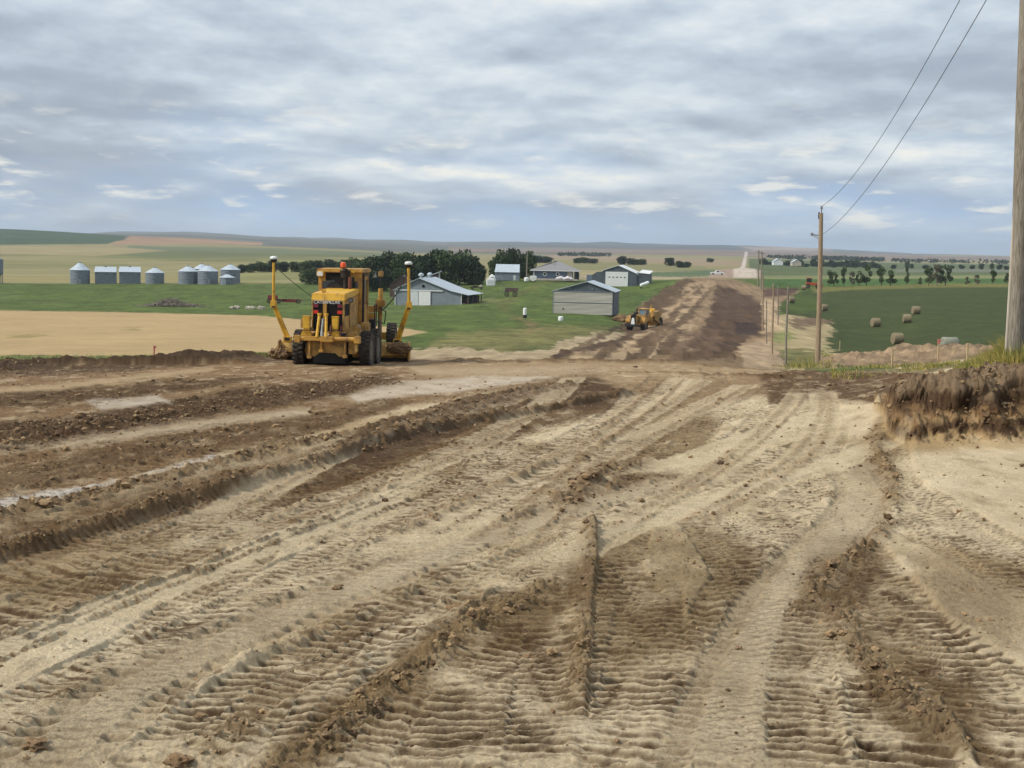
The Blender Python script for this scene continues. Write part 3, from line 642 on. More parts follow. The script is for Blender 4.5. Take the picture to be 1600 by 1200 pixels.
gr_ = np.nonzero((zone == Z_GRASS) & (Yf > 60))[0]; v[gr_] += .45*fbm(Xf[gr_]*.16, Yf[gr_]*.05, 5, seed=280)+.2*perlin(Xf[gr_]*1.2, Yf[gr_]*.25, 281)
iswheat = zone == Z_WHEAT; v[iswheat] = 1+(v[iswheat]-1)*.5
iscrop = zone == Z_CROP; v[iscrop] = 1+(v[iscrop]-1)*.7
colr *= np.clip(v, .5, 1.5)[:, None]
cr = sstep(.05, .5, perlin(Xf[NI2]*7, Yf[NI2]*7, 230)+.6*perlin(Xf[NI2]*19, Yf[NI2]*19, 231))*np.clip(clod[NI2]*1.3, 0, 1)*.45
colr[NI2] = colr[NI2]*(1-cr[:, None])+colr[NI2]*np.array([.5,.45,.38], np.float32)*cr[:, None]
KD = {Z_DIRT: .94, Z_GRASS: .60, Z_WHEAT: .66, Z_CROP: .60, Z_LAND: .66, Z_HILL: .60}
kk = np.array([KD[i] for i in range(6)], np.float32)
colr *= kk[zone][:, None]

# ---- micro relief material shared by the whole sheet
def ground_mat(name, bs, bd, tint=.12, ts=3.0, st=(1, 1, 1)):
    m = bpy.data.materials.new(name); nt, N, L = nodes(m); b = N['Principled BSDF']; b.inputs['Roughness'].default_value = .95; b.inputs['Specular IOR Level'].default_value = .15
    at_ = N.new('ShaderNodeAttribute'); at_.attribute_name = 'soil'
    tc = N.new('ShaderNodeTexCoord'); mp = N.new('ShaderNodeMapping'); mp.inputs['Scale'].default_value = st; L.new(tc.outputs['Object'], mp.inputs[0])
    n = N.new('ShaderNodeTexNoise'); n.inputs['Scale'].default_value = ts; n.inputs['Detail'].default_value = 8; n.inputs['Roughness'].default_value = .7; L.new(mp.outputs[0], n.inputs[0])
    mr = N.new('ShaderNodeMapRange'); mr.inputs['From Min'].default_value = .3; mr.inputs['From Max'].default_value = .7; mr.inputs['To Min'].default_value = 1-tint*1.3; mr.inputs['To Max'].default_value = 1+tint; L.new(n.outputs[0], mr.inputs[0])
    vm = N.new('ShaderNodeVectorMath'); vm.operation = 'SCALE'; L.new(at_.outputs['Color'], vm.inputs[0]); L.new(mr.outputs[0], vm.inputs['Scale']); L.new(vm.outputs[0], b.inputs['Base Color'])
    n2 = N.new('ShaderNodeTexNoise'); n2.inputs['Scale'].default_value = bs; n2.inputs['Detail'].default_value = 6; n2.inputs['Roughness'].default_value = .7; L.new(tc.outputs['Object'], n2.inputs[0])
    bp = N.new('ShaderNodeBump'); bp.inputs['Strength'].default_value = 1; bp.inputs['Distance'].default_value = bd; L.new(n2.outputs[0], bp.inputs['Height']); L.new(bp.outputs[0], b.inputs['Normal'])
    return m
GM = {Z_DIRT: ('dirt_road', ground_mat('bare_soil', 38, .045, .20, 26)), Z_GRASS: ('grassland', ground_mat('meadow', 1.2, .25, .38, .35, (1, .5, 1))),
      Z_WHEAT: ('wheat_field', ground_mat('ripe_wheat', 1.5, .12, .10, .6, (.5, 1.5, 1))), Z_CROP: ('crop_field', ground_mat('green_crop', 1.3, .3, .30, .5)),
      Z_LAND: ('farmland', ground_mat('far_fields', .15, .4, .16, .03, (.4, 1.5, 1))), Z_HILL: ('hills', ground_mat('hill_cover', .02, 2.0, .22, .008, (.5, 1, 1)))}
idx = np.arange(nv, dtype=np.int64).reshape(nr, ncol)
quads = np.stack([idx[:-1, :-1], idx[:-1, 1:], idx[1:, 1:], idx[1:, :-1]], -1).reshape(-1, 4)
qz = zone[quads[:, 0]]
zb = Zf[BK]; wb = sstep(.03, .2, bankh[BK])*(1-sstep(29.5, 31, by))
Yd = Yf.copy(); Yd[BK] += wb*(.20*perlin(bx*2.3, zb*3.2, 56)+.07*perlin(bx*5, zb*9, 57)+.03*perlin(bx*10, zb*22, 58))
verts = np.stack([Xf, Yd, Zf], 1).astype(np.float32)
for z, (nm, gm) in GM.items():
    q = quads[qz == z]
    if not len(q): continue
    used, inv = np.unique(q.ravel(), return_inverse=True)
    me = bpy.data.meshes.new(nm); me.vertices.add(len(used)); me.vertices.foreach_set('co', verts[used].ravel())
    me.loops.add(len(q)*4); me.loops.foreach_set('vertex_index', inv.astype(np.int32).ravel())
    me.polygons.add(len(q)); me.polygons.foreach_set('loop_start', np.arange(0, len(q)*4, 4, dtype=np.int32))
    me.update(calc_edges=True); me.shade_smooth()
    ca = me.attributes.new('soil', 'FLOAT_COLOR', 'POINT'); c4 = np.ones((len(used), 4), np.float32); c4[:, :3] = colr[used]; ca.data.foreach_set('color', c4.ravel())
    me.materials.append(gm); o = bpy.data.objects.new(nm, me); COL.objects.link(o); o['kind'] = 'structure'
# plain ground behind and under the photographer
g_ = MB(); g_.add([(-60,-60,-.25),(60,-60,-.25),(60,4,-.1),(-60,4,-.1)], [(0,1,2,3)])
tag(g_.build('ground', mat('plain_soil', (176,152,116), (150,126,92), .8, .95)), kind='structure')
ZS = Zf.reshape(nr, ncol)
def HD(X, Y):                    # detailed ground height
    i = min(max(int(np.searchsorted(Yr, Y))-1, 0), nr-2); j = min(max(int(np.searchsorted(U, X/Y))-1, 0), ncol-2)
    a = (Y-Yr[i])/(Yr[i+1]-Yr[i]); b = (X/Y-U[j])/(U[j+1]-U[j])
    return float(ZS[i, j]*(1-a)*(1-b)+ZS[i+1, j]*a*(1-b)+ZS[i, j+1]*(1-a)*b+ZS[i+1, j+1]*a*b)
# ------------------------------------------------------------------ materials for the things
Y1 = mat('yellow_paint', (194,148,64), (172,128,56), 2.5, .55, bump=.15, bscale=30, c3=(122,92,58), c3scale=2.2, c3range=(.46,.64))
Y2 = mat('bright_yellow_paint', (214,168,52), (198,150,46), 3, .5, c3=(140,108,62), c3scale=3, c3range=(.52,.70))
YD = mat('dusty_yellow_paint', (186,148,80), (160,122,66), 3, .75, bump=.2, c3=(112,88,60), c3scale=3, c3range=(.45,.65))
BLK = mat('black_steel', (24,23,22), (44,40,36), 6, .6)
DRK = mat('dark_void', (12,12,12), (22,20,18), 6, .85)
RUB = mat('dusty_rubber', (46,43,40), (78,68,56), 5, .9, bump=.3, bscale=40)
RIM = mat('dirty_rim', (120,108,88), (84,76,64), 5, .8)
GLS = mat('dark_glass', (34,42,44), (52,62,60), 2, .12, spec=.8)
GLB = mat('pale_glass', (120,140,150), (90,108,120), 2, .15, spec=.8)
RED = mat('red_lens', (196,56,38), None, rough=.3); PNK = mat('faded_red_lens', (120,44,56), None, rough=.3)
ORG = mat('orange_lens', (226,90,34), None, rough=.3)
WHT = mat('white_paint', (226,226,222), (206,206,202), 4, .45); STL = mat('bare_steel', (150,150,150), (110,108,106), 5, .4, metal=.6)
RST = mat('rusty_pipe', (120,72,56), (92,56,44), 8, .9)
SOIL = mat('turned_soil', (136,110,78), (98,76,52), 4, .95, bump=.8, bscale=18)
WOOD = mat('weathered_wood', (168,148,120), (120,102,80), 6, .9, bump=.6, bscale=14, stretch=(6, 6, .5))
WOODG = mat('grey_wood', (150,142,128), (104,94,80), 6, .9, bump=.6, bscale=14, stretch=(6, 6, .5), c3=(84,72,58), c3scale=5, c3range=(.55,.7))
WOODL = mat('new_lath', (214,190,146), (190,162,120), 6, .8, stretch=(4, 4, .5))
GALV = mat('galvanised_sheet', (150,158,164), (118,126,134), 1.2, .45, metal=.35, corr=('Z', 1.6, .03), stretch=(1, 1, 1))
GALR = mat('galvanised_roof', (196,204,208), (168,176,182), 1.5, .4, metal=.3, c3=(120,110,100), c3scale=1.2, c3range=(.6,.75))
GREYW = mat('grey_siding', (128,136,142), (114,122,128), .8, .6, corr=('X', 1.2, .03))
GREYR = mat('pale_metal_roof', (184,192,196), (166,174,180), .6, .45, metal=.2, corr=('Y', 1.2, .03))
WHD = mat('white_door_panel', (206,210,210), (192,196,196), .8, .5, corr=('X', 1.5, .02))
STRIPE = mat('pale_lap_boards', (190,184,172), (164,158,146), .7, .7, corr=('Z', 1.4, .05), stretch=(.15, 1, 3))
BLUEW = mat('blue_grey_boards', (104,118,134), (94,106,122), 1, .7, corr=('Z', 2.2, .02))
SHING = mat('grey_shingles', (142,140,138), (118,116,116), 2.5, .9, bump=.4, bscale=6)
DKG = mat('dark_grey_siding', (84,92,98), (72,80,86), .7, .6, corr=('X', 1.2, .03))
BRN = mat('brown_boards', (104,84,76), (82,66,60), 1, .9)
CONC = mat('pale_concrete', (186,176,160), (166,156,140), 1, .9)
HAY = mat('hay', (148,134,104), (104,92,70), 3, .95, bump=1, bscale=9, stretch=(1, 4, 4))
BARK = mat('bark', (92,78,62), (64,54,44), 3, .95, bump=.5)
BARKG = mat('grey_bark', (136,124,112), (108,98,88), 3, .95)
def leafmat(name, c1, c2):
    m = mat(name, c1, c2, 1.3, .75, spec=.25, contrast=(.4, .6)); nt = m.node_tree
    return m
LF = [leafmat('dark_leaves', (50,66,36), (34,46,28)), leafmat('mid_leaves', (74,90,46), (48,62,36)), leafmat('field_leaves', (74,90,50), (52,66,42)), leafmat('dry_leaves', (104,100,78), (84,84,64))]
REDI = mat('faded_red_iron', (140,44,52), (96,40,42), 3, .8); TWIG = mat('dead_twigs', (140,128,118), (104,94,86), 3, .95); ORM = mat('orange_machine', (190,88,38), (150,74,40), 2, .6)
WIRE = mat('wire', (70,76,84), None, rough=.5)
PLST = mat('white_plastic', (230,230,226), (214,214,210), 2, .4)
# ------------------------------------------------------------------ motor grader
def wheel(parent, x, y, z, r, wd, side, n=40, rimr=.56, name='wheel', lug=.035, steer=0):
    t = MB(); h = wd/2
    prof = [(r*rimr, -h*.8), (r*.80, -h*.98), (r*.95, -h*.9), (r-.012, -h*.62), (r-.012, h*.62), (r*.95, h*.9), (r*.80, h*.98), (r*rimr, h*.8)]
    t.rev(prof, n, axis='x', closed=True)
    k = 26
    for i in range(k):
        for sg in (-1, 1):
            a = 2*math.pi*(i+(.5 if sg > 0 else 0))/k
            t.box((sg*h*.46, (r)*math.cos(a), (r)*math.sin(a)), (h*.95, .055*r/.65, lug*2), rot=(a-math.pi/2, 0, 0))
    w_ = t.build(name, RUB, parent, smooth=False); w_.location = (x, y, z); w_.rotation_euler[2] = steer
    q = MB(); q.rev([(r*rimr, -h*.8), (r*rimr*.9, -h*.3), (r*rimr*.9, h*.3), (r*rimr, h*.8)], 24, axis='x', closed=False)
    q.rev([(r*.2, side*h*.2), (r*.2, side*h*.75), (r*.12, side*h*.85)], 14, axis='x')
    for i in range(8):
        a = 2*math.pi*i/8; q.cyl((side*h*.3, r*.33*math.cos(a), r*.33*math.sin(a)), (side*h*.42, r*.33*math.cos(a), r*.33*math.sin(a)), .025, n=6)
    q.build('rim', RIM, w_)
    return w_
GZ0 = HD(GR.x+.2, GR.y+1.0)-.02
G = empty('motor_grader', (GR.x, GR.y, GZ0), -R_(3.2), 'yellow road grader seen from behind, with white-topped masts on both blade ends', 'grader')
for sx in (-1, 1):
    for sy in (-1, 1): wheel(G, sx*1.19, sy*.80, .66, .66, .40, sx)
    c = MB(); c.prism([(-1.15,.42),(1.15,.42),(1.3,.66),(1.05,.94),(-1.05,.94),(-1.3,.66)], 'x', sx*.72, sx*.96); c.build('tandem_case', YD, G, bevel=.03)
c = MB(); c.cyl((-.65,0,.66),(.65,0,.66),.24); c.box((0,0,.78),(.9,1.0,.5)); c.build('rear_axle', BLK, G, bevel=.03)
c = MB(); c.box((0,.6,.62),(1.2,4.4,.84)); c.build('underbody_shade', DRK, G, bevel=.04)  # added black block standing in for the shadow beneath the machine
c = MB(); c.box((-.3,3.1,.28),(1.3,.2,.26)); c.box((.9,3.1,.32),(.7,.2,.3)); c.cyl((.15,3.0,.1),(.2,3.0,.6),.08); c.build('scarifier', YD, G, bevel=.02)
# engine cover
c = MB(); c.prism([(-1.95,1.36),(1.0,1.30),(1.0,2.62),(-1.90,2.44)], 'x', -.56, .56)
hood = c.build('engine_hood', Y1, G, bevel=.03)
c = MB(); c.prism([(-2.02,2.43),(-1.95,2.70),(.95,2.80),(.95,2.60),(-1.9,2.44)], 'x', -.585, .60); c.box((-.25,-1.5,2.78),(.16,.16,.12)); c.build('hood_lid', Y2, G, bevel=.03)
for sx in (-1, 1):
    for k in range(3):
        p = MB(); p.box((sx*.565, -1.72+k*.30, 2.12), (.02, .22, .42)); p.build('side_louvre', DRK, hood)
    p = MB(); p.box((sx*.572,-.25,1.95),(.03,1.35,.95)); p.build('side_panel', YD, hood, bevel=.01)
c = MB(); c.box((0,-1.965,1.92),(1.02,.05,1.02)); grille = c.build('radiator_grille', DRK, G)
c = MB()
for k in range(13): c.box((0,-1.995,1.47+k*.073),(.98,.012,.016))
c.build('grille_bar', BLK, grille)
c = MB(); c.box((-.105,-2.02,2.05),(.13,.05,.78)); c.build('centre_strip', Y1, grille, bevel=.01)
c = MB()
for x, w_ in ((-.545,.05),(.545,.07)): c.box((x,-1.98,1.92),(w_,.09,1.1))
c.box((0,-1.98,2.45),(1.1,.09,.05)); c.build('grille_frame', YD, grille, bevel=.01)
for x in (-.42, .42):
    for z, m_ in ((2.27, PNK), (2.05, RED)):
        c = MB(); c.box((x,-2.02,z),(.17,.05,.12)); c.build('tail_light', m_, grille, bevel=.012)
fc = bpy.data.curves.new('lettering', 'FONT'); fc.body = 'CATERPILLAR'; fc.size = .155; fc.align_x = 'CENTER'; fc.extrude = .006; fc.space_character = .98
fo = bpy.data.objects.new('tmp', fc); COL.objects.link(fo); dg = bpy.context.evaluated_depsgraph_get(); dg.update()
tm = bpy.data.meshes.new_from_object(fo.evaluated_get(dg)); bpy.data.objects.remove(fo)
tm.materials.clear(); tm.materials.append(WHT); lo = bpy.data.objects.new('lettering', tm); COL.objects.link(lo); lo.parent = grille; lo.location = (-.03,-2.05,2.345); lo.rotation_euler = (R_(90), 0, 0)
# cab
cab = MB()
for x in (-.80, .80):
    for y in (1.02, 2.62): cab.box((x, y, 2.45), (.12 if y > 2 else .16, .14, 1.9))
cab.box((0,1.85,3.44),(1.86,1.95,.14)); cab.box((0,1.82,1.62),(1.66,1.65,.30)); cab.box((0,1.02,3.30),(1.6,.10,.16)); cab.box((0,1.02,1.95),(1.6,.08,.8)); cab.box((0,2.62,1.95),(1.6,.08,.5))
cab.box((.66,1.02,3.16),(.22,.09,.26)); cab.box((-.66,1.02,3.16),(.22,.09,.26)); cab.box((.80,1.8,1.95),(.08,1.5,.5)); cab.box((-.80,1.8,1.95),(.08,1.5,.5)); cab.box((.80,1.8,3.2),(.08,1.5,.25)); cab.box((-.80,1.8,3.2),(.08,1.5,.25))
cabo = cab.build('cab', Y1, G, bevel=.025); cabo.scale = (.92, 1, 1); cabo.location.x = -.12
g = MB(); g.box((0,1.0,2.78),(1.46,.02,.82)); g.build('rear_window', GLS, cabo)
for x in (-.81, .81):
    g = MB(); g.box((x,1.82,2.62),(.02,1.42,.95)); g.build('side_window', GLS, cabo)
g = MB(); g.box((0,2.64,2.62),(1.46,.02,1.0)); g.build('windscreen', GLS, cabo)
g = MB(); g.box((.90,1.14,2.30),(.10,.12,2.15)); g.box((.88,1.75,3.28),(.06,1.2,.05)); g.build('door_frame', BLK, cabo, bevel=.01)
g = MB(); g.box((-.1,.97,3.26),(.95,.05,.34)); g.box((.1,.95,3.02),(.6,.04,.3)); g.build('dark_blind', DRK, cabo)
s = MB(); s.prism([(-.62,2.78),(-.50,2.98),(-.2,3.02),(.02,2.86),(-.12,2.66),(-.5,2.64)], 'y', .90, .955); s.build('operator_seat', BLK, G, bevel=.03)
c = MB(); c.tube([(.0,.86,2.62),(.03,.86,2.86),(.12,.86,2.93),(.3,.86,2.95)], .03); c.build('intake_hose', BLK, G)
c = MB(); c.cyl((.32,.55,2.68),(.32,.55,3.22),.065); c.build('exhaust_stack', RST, G, smooth=True)
c = MB(); c.cyl((.12,.70,3.2),(.12,.70,3.46),.17,.20,n=18); c.cyl((.12,.70,3.46),(.12,.70,3.52),.10,n=16); c.cyl((.12,.7,2.6),(.12,.7,3.2),.07); c.build('air_cleaner', BLK, G, smooth=True)
c = MB(); c.cyl((-.02,1.05,3.52),(-.02,1.05,3.56),.12,n=18); bb = c.build('beacon_base', BLK, G)
c = MB(); c.rev([(.10,3.56),(.11,3.68),(.085,3.74),(.03,3.76)], 18, c=(-.02,1.05,0)); c.build('beacon', ORG, G, smooth=True)
c = MB(); c.box((-.84,.92,3.32),(.28,.22,.24)); wl = c.build('work_lamp', Y2, G, bevel=.05); c = MB(); c.box((-.84,.80,3.32),(.2,.02,.16)); c.build('lens', WHT, wl)
c = MB(); c.box((.35,.92,3.40),(.2,.14,.1)); c.build('roof_bracket', Y2, G, bevel=.02)
c = MB(); c.prism([(0,0),(.16,0),(.12,.2)], 'y', 0, .03); o = c.build('mirror', STL, G); o.location = (.98,1.6,3.2)
c = MB(); c.cyl((-.98,1.0,2.66),(-.98,1.03,2.66),.055,n=14); c.tube([(-.98,1.03,2.66),(-.9,1.1,2.4),(-.95,1.1,2.2)], .015); c.build('mirror', STL, G)
c = MB(); c.cyl((.70,-1.55,2.46),(.70,-1.46,2.46),.095,n=18); w2 = c.build('rear_lamp', BLK, G); c = MB(); c.cyl((.70,-1.57,2.46),(.70,-1.55,2.46),.075,n=18); c.build('lens', STL, w2)
# ripper at the back
c = MB(); c.cyl((-.92,-2.35,1.14),(1.02,-2.35,1.14),.085,n=14); c.box((-1.0,-2.35,1.12),(.22,.24,.26)); c.box((1.10,-2.35,1.13),(.22,.24,.26)); c.box((.05,-2.40,1.14),(.45,.22,.2)); c.box((-.35,-2.37,1.14),(.8,.20,.15)); c.build('ripper_beam', Y1, G, bevel=.02)
c = MB(); c.prism([(-.66,1.06),(.58,1.06),(.62,.60),(.45,.50),(.3,.64),(-.25,.64),(-.42,.5),(-.72,.54)], 'y', -2.18, -2.13); c.build('rear_plate', YD, G, bevel=.015)
for x, z0 in ((-.58,.50), (-.17,.72), (.66,.54)):
    c = MB(); c.box((x,-2.28,(1.05+z0)/2),(.07,.16,1.05-z0)); c.box((x,-2.3,z0),(.16,.18,.1)); c.build('ripper_link', Y1, G, bevel=.012)
for x, w_ in ((-.70,.23),(.30,.20)):
    c = MB(); c.box((x,-2.2,1.68),(w_,.2,.42),taper=(1.1,1.1)); c.box((x,-2.2,1.90),(w_+.05,.24,.04)); c.prism([(x-w_/2,1.46),(x+w_/2,1.46),(x+w_*.9,1.22),(x-w_*.9,1.22)], 'y', -2.3, -2.14); c.build('lifting_bracket', Y2, G, bevel=.015)
c = MB(); c.box((-.86,-2.2,1.66),(.09,.16,.34)); c.build('lifting_bracket', YD, G, bevel=.01)
for x, xt in ((-.30,-.26), (.02,-.02)):
    c = MB(); c.cyl((x,-2.45,1.2),(xt,-2.2,1.95),.052,n=12); c.cyl((xt,-2.2,1.95),(xt,-2.2,2.02),.075,n=12); lc = c.build('ripper_cylinder', Y2, G, smooth=True)
c = MB(); c.cyl((-.14,-2.38,1.22),(-.14,-2.16,1.82),.07,n=12); c.build('cylinder_rod', STL, G)
c = MB(); c.cyl((.14,-2.38,1.22),(.17,-2.3,1.62),.03,n=8); c.build('hose_pipe', RST, G); c = MB(); c.cyl((.48,-2.3,1.2),(.50,-2.2,1.6),.03,n=8); c.build('hose_pipe', RST, G)
c = MB(); c.box((-.1,-2.34,1.43),(1.5,.04,.03)); c.build('cross_bar', BLK, G)
c = MB(); c.box((1.05,-2.3,.90),(.10,.14,.42)); c.box((.88,-2.1,.86),(.26,.05,.5)); c.build('step_plate', YD, G, bevel=.012)
c = MB(); c.box((-.75,-.9,1.15),(.36,1.5,.28)); c.build('battery_box', YD, G, bevel=.04); c = MB(); c.box((.75,-.9,1.20),(.40,1.5,.32)); c.cyl((.88,-1.3,1.4),(.88,-.9,1.5),.12); c.box((.95,.3,1.42),(.3,.6,.35)); c.build('fuel_tank', YD, G, bevel=.04)
c = MB(); c.box((1.10,.95,1.50),(.22,.3,.36)); c.tube([(1.2,.8,1.3),(1.2,.8,2.2),(1.2,1.2,2.25),(1.2,1.2,1.4)], .02); c.build('ladder', BLK, G)
# front frame
c = MB()
pp = [(2.5,1.62),(3.4,1.95),(5.0,1.80),(6.3,1.28)]
for (y0, z0), (y1, z1) in zip(pp[:-1], pp[1:]):
    c.add([(x, y, z+dz) for y, z in ((y0, z0), (y1, z1)) for x in (-.17,.17) for dz in (-.2,.2)], [(0,1,3,2),(4,6,7,5),(0,4,5,1),(2,3,7,6),(1,5,7,3),(0,2,6,4)])
c.build('gooseneck_frame', Y1, G)
c = MB(); c.box((0,6.35,.72),(1.9,.28,.30)); c.box((0,6.45,1.05),(.6,.5,.5)); c.build('front_axle', Y1, G, bevel=.04)
for sx in (-1, 1): wheel(G, sx*1.05, 6.35, .62, .62, .38, sx, steer=R_(3))
c = MB(); c.rev([(.62,.74),(.76,.74),(.76,.88),(.62,.88)], 30, c=(0,3.9,0), closed=True); c.prism([(-.5,3.4),(.5,3.4),(.12,6.0),(-.12,6.0)], 'z', .90, 1.06); c.build('drawbar_circle', YD, G)
BA = R_(3.0)
bl = MB(); pr = []
for k in range(9):
    t = k/8; z = .04+.66*t; y = -.17*math.sin(math.pi*t); pr.append((y, z))
pr2 = [(y+.035, z) for y, z in reversed(pr)]
bl.prism(pr+pr2, 'x', -2.48, 2.48); blade = bl.build('moldboard', YD, G); blade.location = (-.42,3.7,-.06); blade.rotation_euler[2] = BA
c = MB(); c.box((0,-.03,.02),(5.0,.04,.26)); c.build('cutting_edge', BLK, blade)
for sx in (-1, 1):
    c = MB(); c.prism([(-.32,.02),(.28,.02),(.30,.40),(.12,.74),(-.26,.70),(-.36,.3)], 'x', sx*2.49, sx*2.56); c.build('end_plate', Y1, blade, bevel=.02)
c = MB(); c.box((.85,-.22,.30),(1.6,.2,.14)); c.box((1.95,-.24,.30),(1.0,.16,.2)); c.box((-.6,-.3,.30),(1.0,.25,.22)); c.box((-1.9,-.24,.34),(1.1,.16,.14)); c.build('blade_slide', YD, blade, bevel=.02)
c = MB(); c.cyl((.95,-.32,.36),(1.6,-.32,.36),.03,n=10); c.build('slide_rod', STL, blade)
# blade lift rams and their brackets
for sx in (-1, 1):
    c = MB(); c.cyl((sx*.98,3.55,.95),(sx*1.02,3.4,2.0),.085,n=14); c.cyl((sx*1.02,3.4,2.0),(sx*1.02,3.4,2.75),.11,.09,n=14); c.box((sx*1.02,3.4,2.18),(.36,.28,.26)); c.box((sx*.86,3.4,2.0),(.22,.2,.2)); lr = c.build('blade_lift_ram', Y1, G, bevel=.015)
    c = MB(); c.tube([(sx*1.0,3.3,2.0),(sx*1.25,3.3,1.85),(sx*1.2,3.3,1.4),(sx*.7,3.4,1.5)], .022); c.build('hose', BLK, lr)
c = MB(); c.box((0,3.4,1.95),(2.0,.3,.22)); c.box((.6,3.3,1.65),(.5,.3,.3)); c.build('lift_saddle', Y1, G, bevel=.03)
c = MB(); c.cyl((1.02,3.4,2.75),(1.04,3.4,3.2),.03,n=8); lp = c.build('front_lamp_post', BLK, G); c = MB(); c.box((1.03,3.38,3.30),(.2,.16,.22)); c.build('front_lamp', YD, lp, bevel=.02)
c = MB(); c.cyl((1.0,3.3,1.05),(1.02,3.2,1.55),.07,n=12); c.build('chrome_rod', STL, G)
# masts on the blade ends
for nm, base, bend, top, rt in (('l', (-2.64,3.62,.72), (-3.20,3.62,2.04), (-3.20,3.62,3.66), .30), ('r', (1.66,3.62,.72), (2.10,3.62,2.10), (2.06,3.62,3.56), -.3)):
    c = MB(); b0, b1, b2 = map(Vector, (base, bend, top))
    for dx in (-.055, .055): c.cyl(b0+Vector((dx*1.3,0,0)), b1+Vector((dx,0,0)), .045, n=8)
    c.cyl(b0+Vector((0,.03,0)), b1+Vector((0,.03,0)), .05, n=8)
    c.box(b1, (.22,.16,.28)); c.cyl(b1, b2, .068, .052, n=12); c.box(b0-Vector((0,0,.04)), (.30,.22,.22)); mst = c.build('antenna_mast', Y2, G, bevel=.008)
    c = MB(); c.box(b0-Vector((0,.12,.02)), (.2,.03,.12)); c.build('clamp', BLK, mst); c = MB(); c.box(b1-Vector((0,.085,.1)), (.12,.02,.05)); c.build('clamp', BLK, mst)
    c = MB(); c.rev([(.06,-.14),(.12,-.10),(.14,-.02)], 20, c=b2+Vector((0,0,.14))); c.build('receiver_base', BLK, mst, smooth=True)
    c = MB(); c.rev([(.14,-.02),(.152,.03),(.13,.075),(.05,.10)], 24, c=b2+Vector((0,0,.14))); c.build('receiver_dome', WHT, mst, smooth=True)
    end = Vector((-1.45,3.3,2.25)) if nm == 'l' else Vector((1.15,3.3,1.95)); pts = []
    for k in range(13):
        t = k/12; p = (b2-Vector((0,0,.12))).lerp(end, t); p.z -= .18*math.sin(math.pi*t)*(1 if nm == 'r' else .3); pts.append(p)
    c = MB(); c.tube(pts, .024 if nm == 'r' else .014, n=6); c.build('cable', BLK, mst)
# soil the blade is carrying
def lump_mesh(c, r, seed, n=3, sq=.75, amp=.35):
    bm = bmesh.new(); bmesh.ops.create_icosphere(bm, subdivisions=n, radius=1)
    rs = np.random.default_rng(seed); off = rs.random(3)*50
    from mathutils import noise
    for v in bm.verts:
        d = 1+amp*noise.fractal(v.co*1.6+Vector(off), .8, 2.1, 4)*1.3
        v.co = Vector((v.co.x*r[0]*d, v.co.y*r[1]*d, v.co.z*r[2]*d))
    vs = [tuple(v.co+Vector(c)) for v in bm.verts]; fs = [tuple(v.index for v in f.verts) for f in bm.faces]; bm.free(); return vs, fs
mg = Matrix.Translation(G.location) @ Matrix.Rotation(-R_(3.2), 4, 'Z')
for (lx, ly, r, lab) in ((-2.95,3.35,(.42,.3,.30),'loose soil heaped against the left end of the grader blade'), (1.75,3.35,(.46,.2,.22),'loose soil spilling over the right end of the grader blade')):
    c = MB(); rs = random.Random(int(lx*10))
    for k in range(9): c.add(*lump_mesh((rs.uniform(-.6,.6)*r[0], rs.uniform(-.4,.4)*r[1], r[2]*.25*rs.random()), (r[0]*rs.uniform(.3,.6), r[1]*rs.uniform(.5,.9), r[2]*rs.uniform(.5,1)), k+abs(int(lx*7))))
    p = mg @ Vector((lx, ly, 0)); o = tag(c.build('soil_heap', SOIL, smooth=False), lab, 'soil heap'); o.location = (p.x, p.y, GZ0+(.08 if lx < 0 else .42))
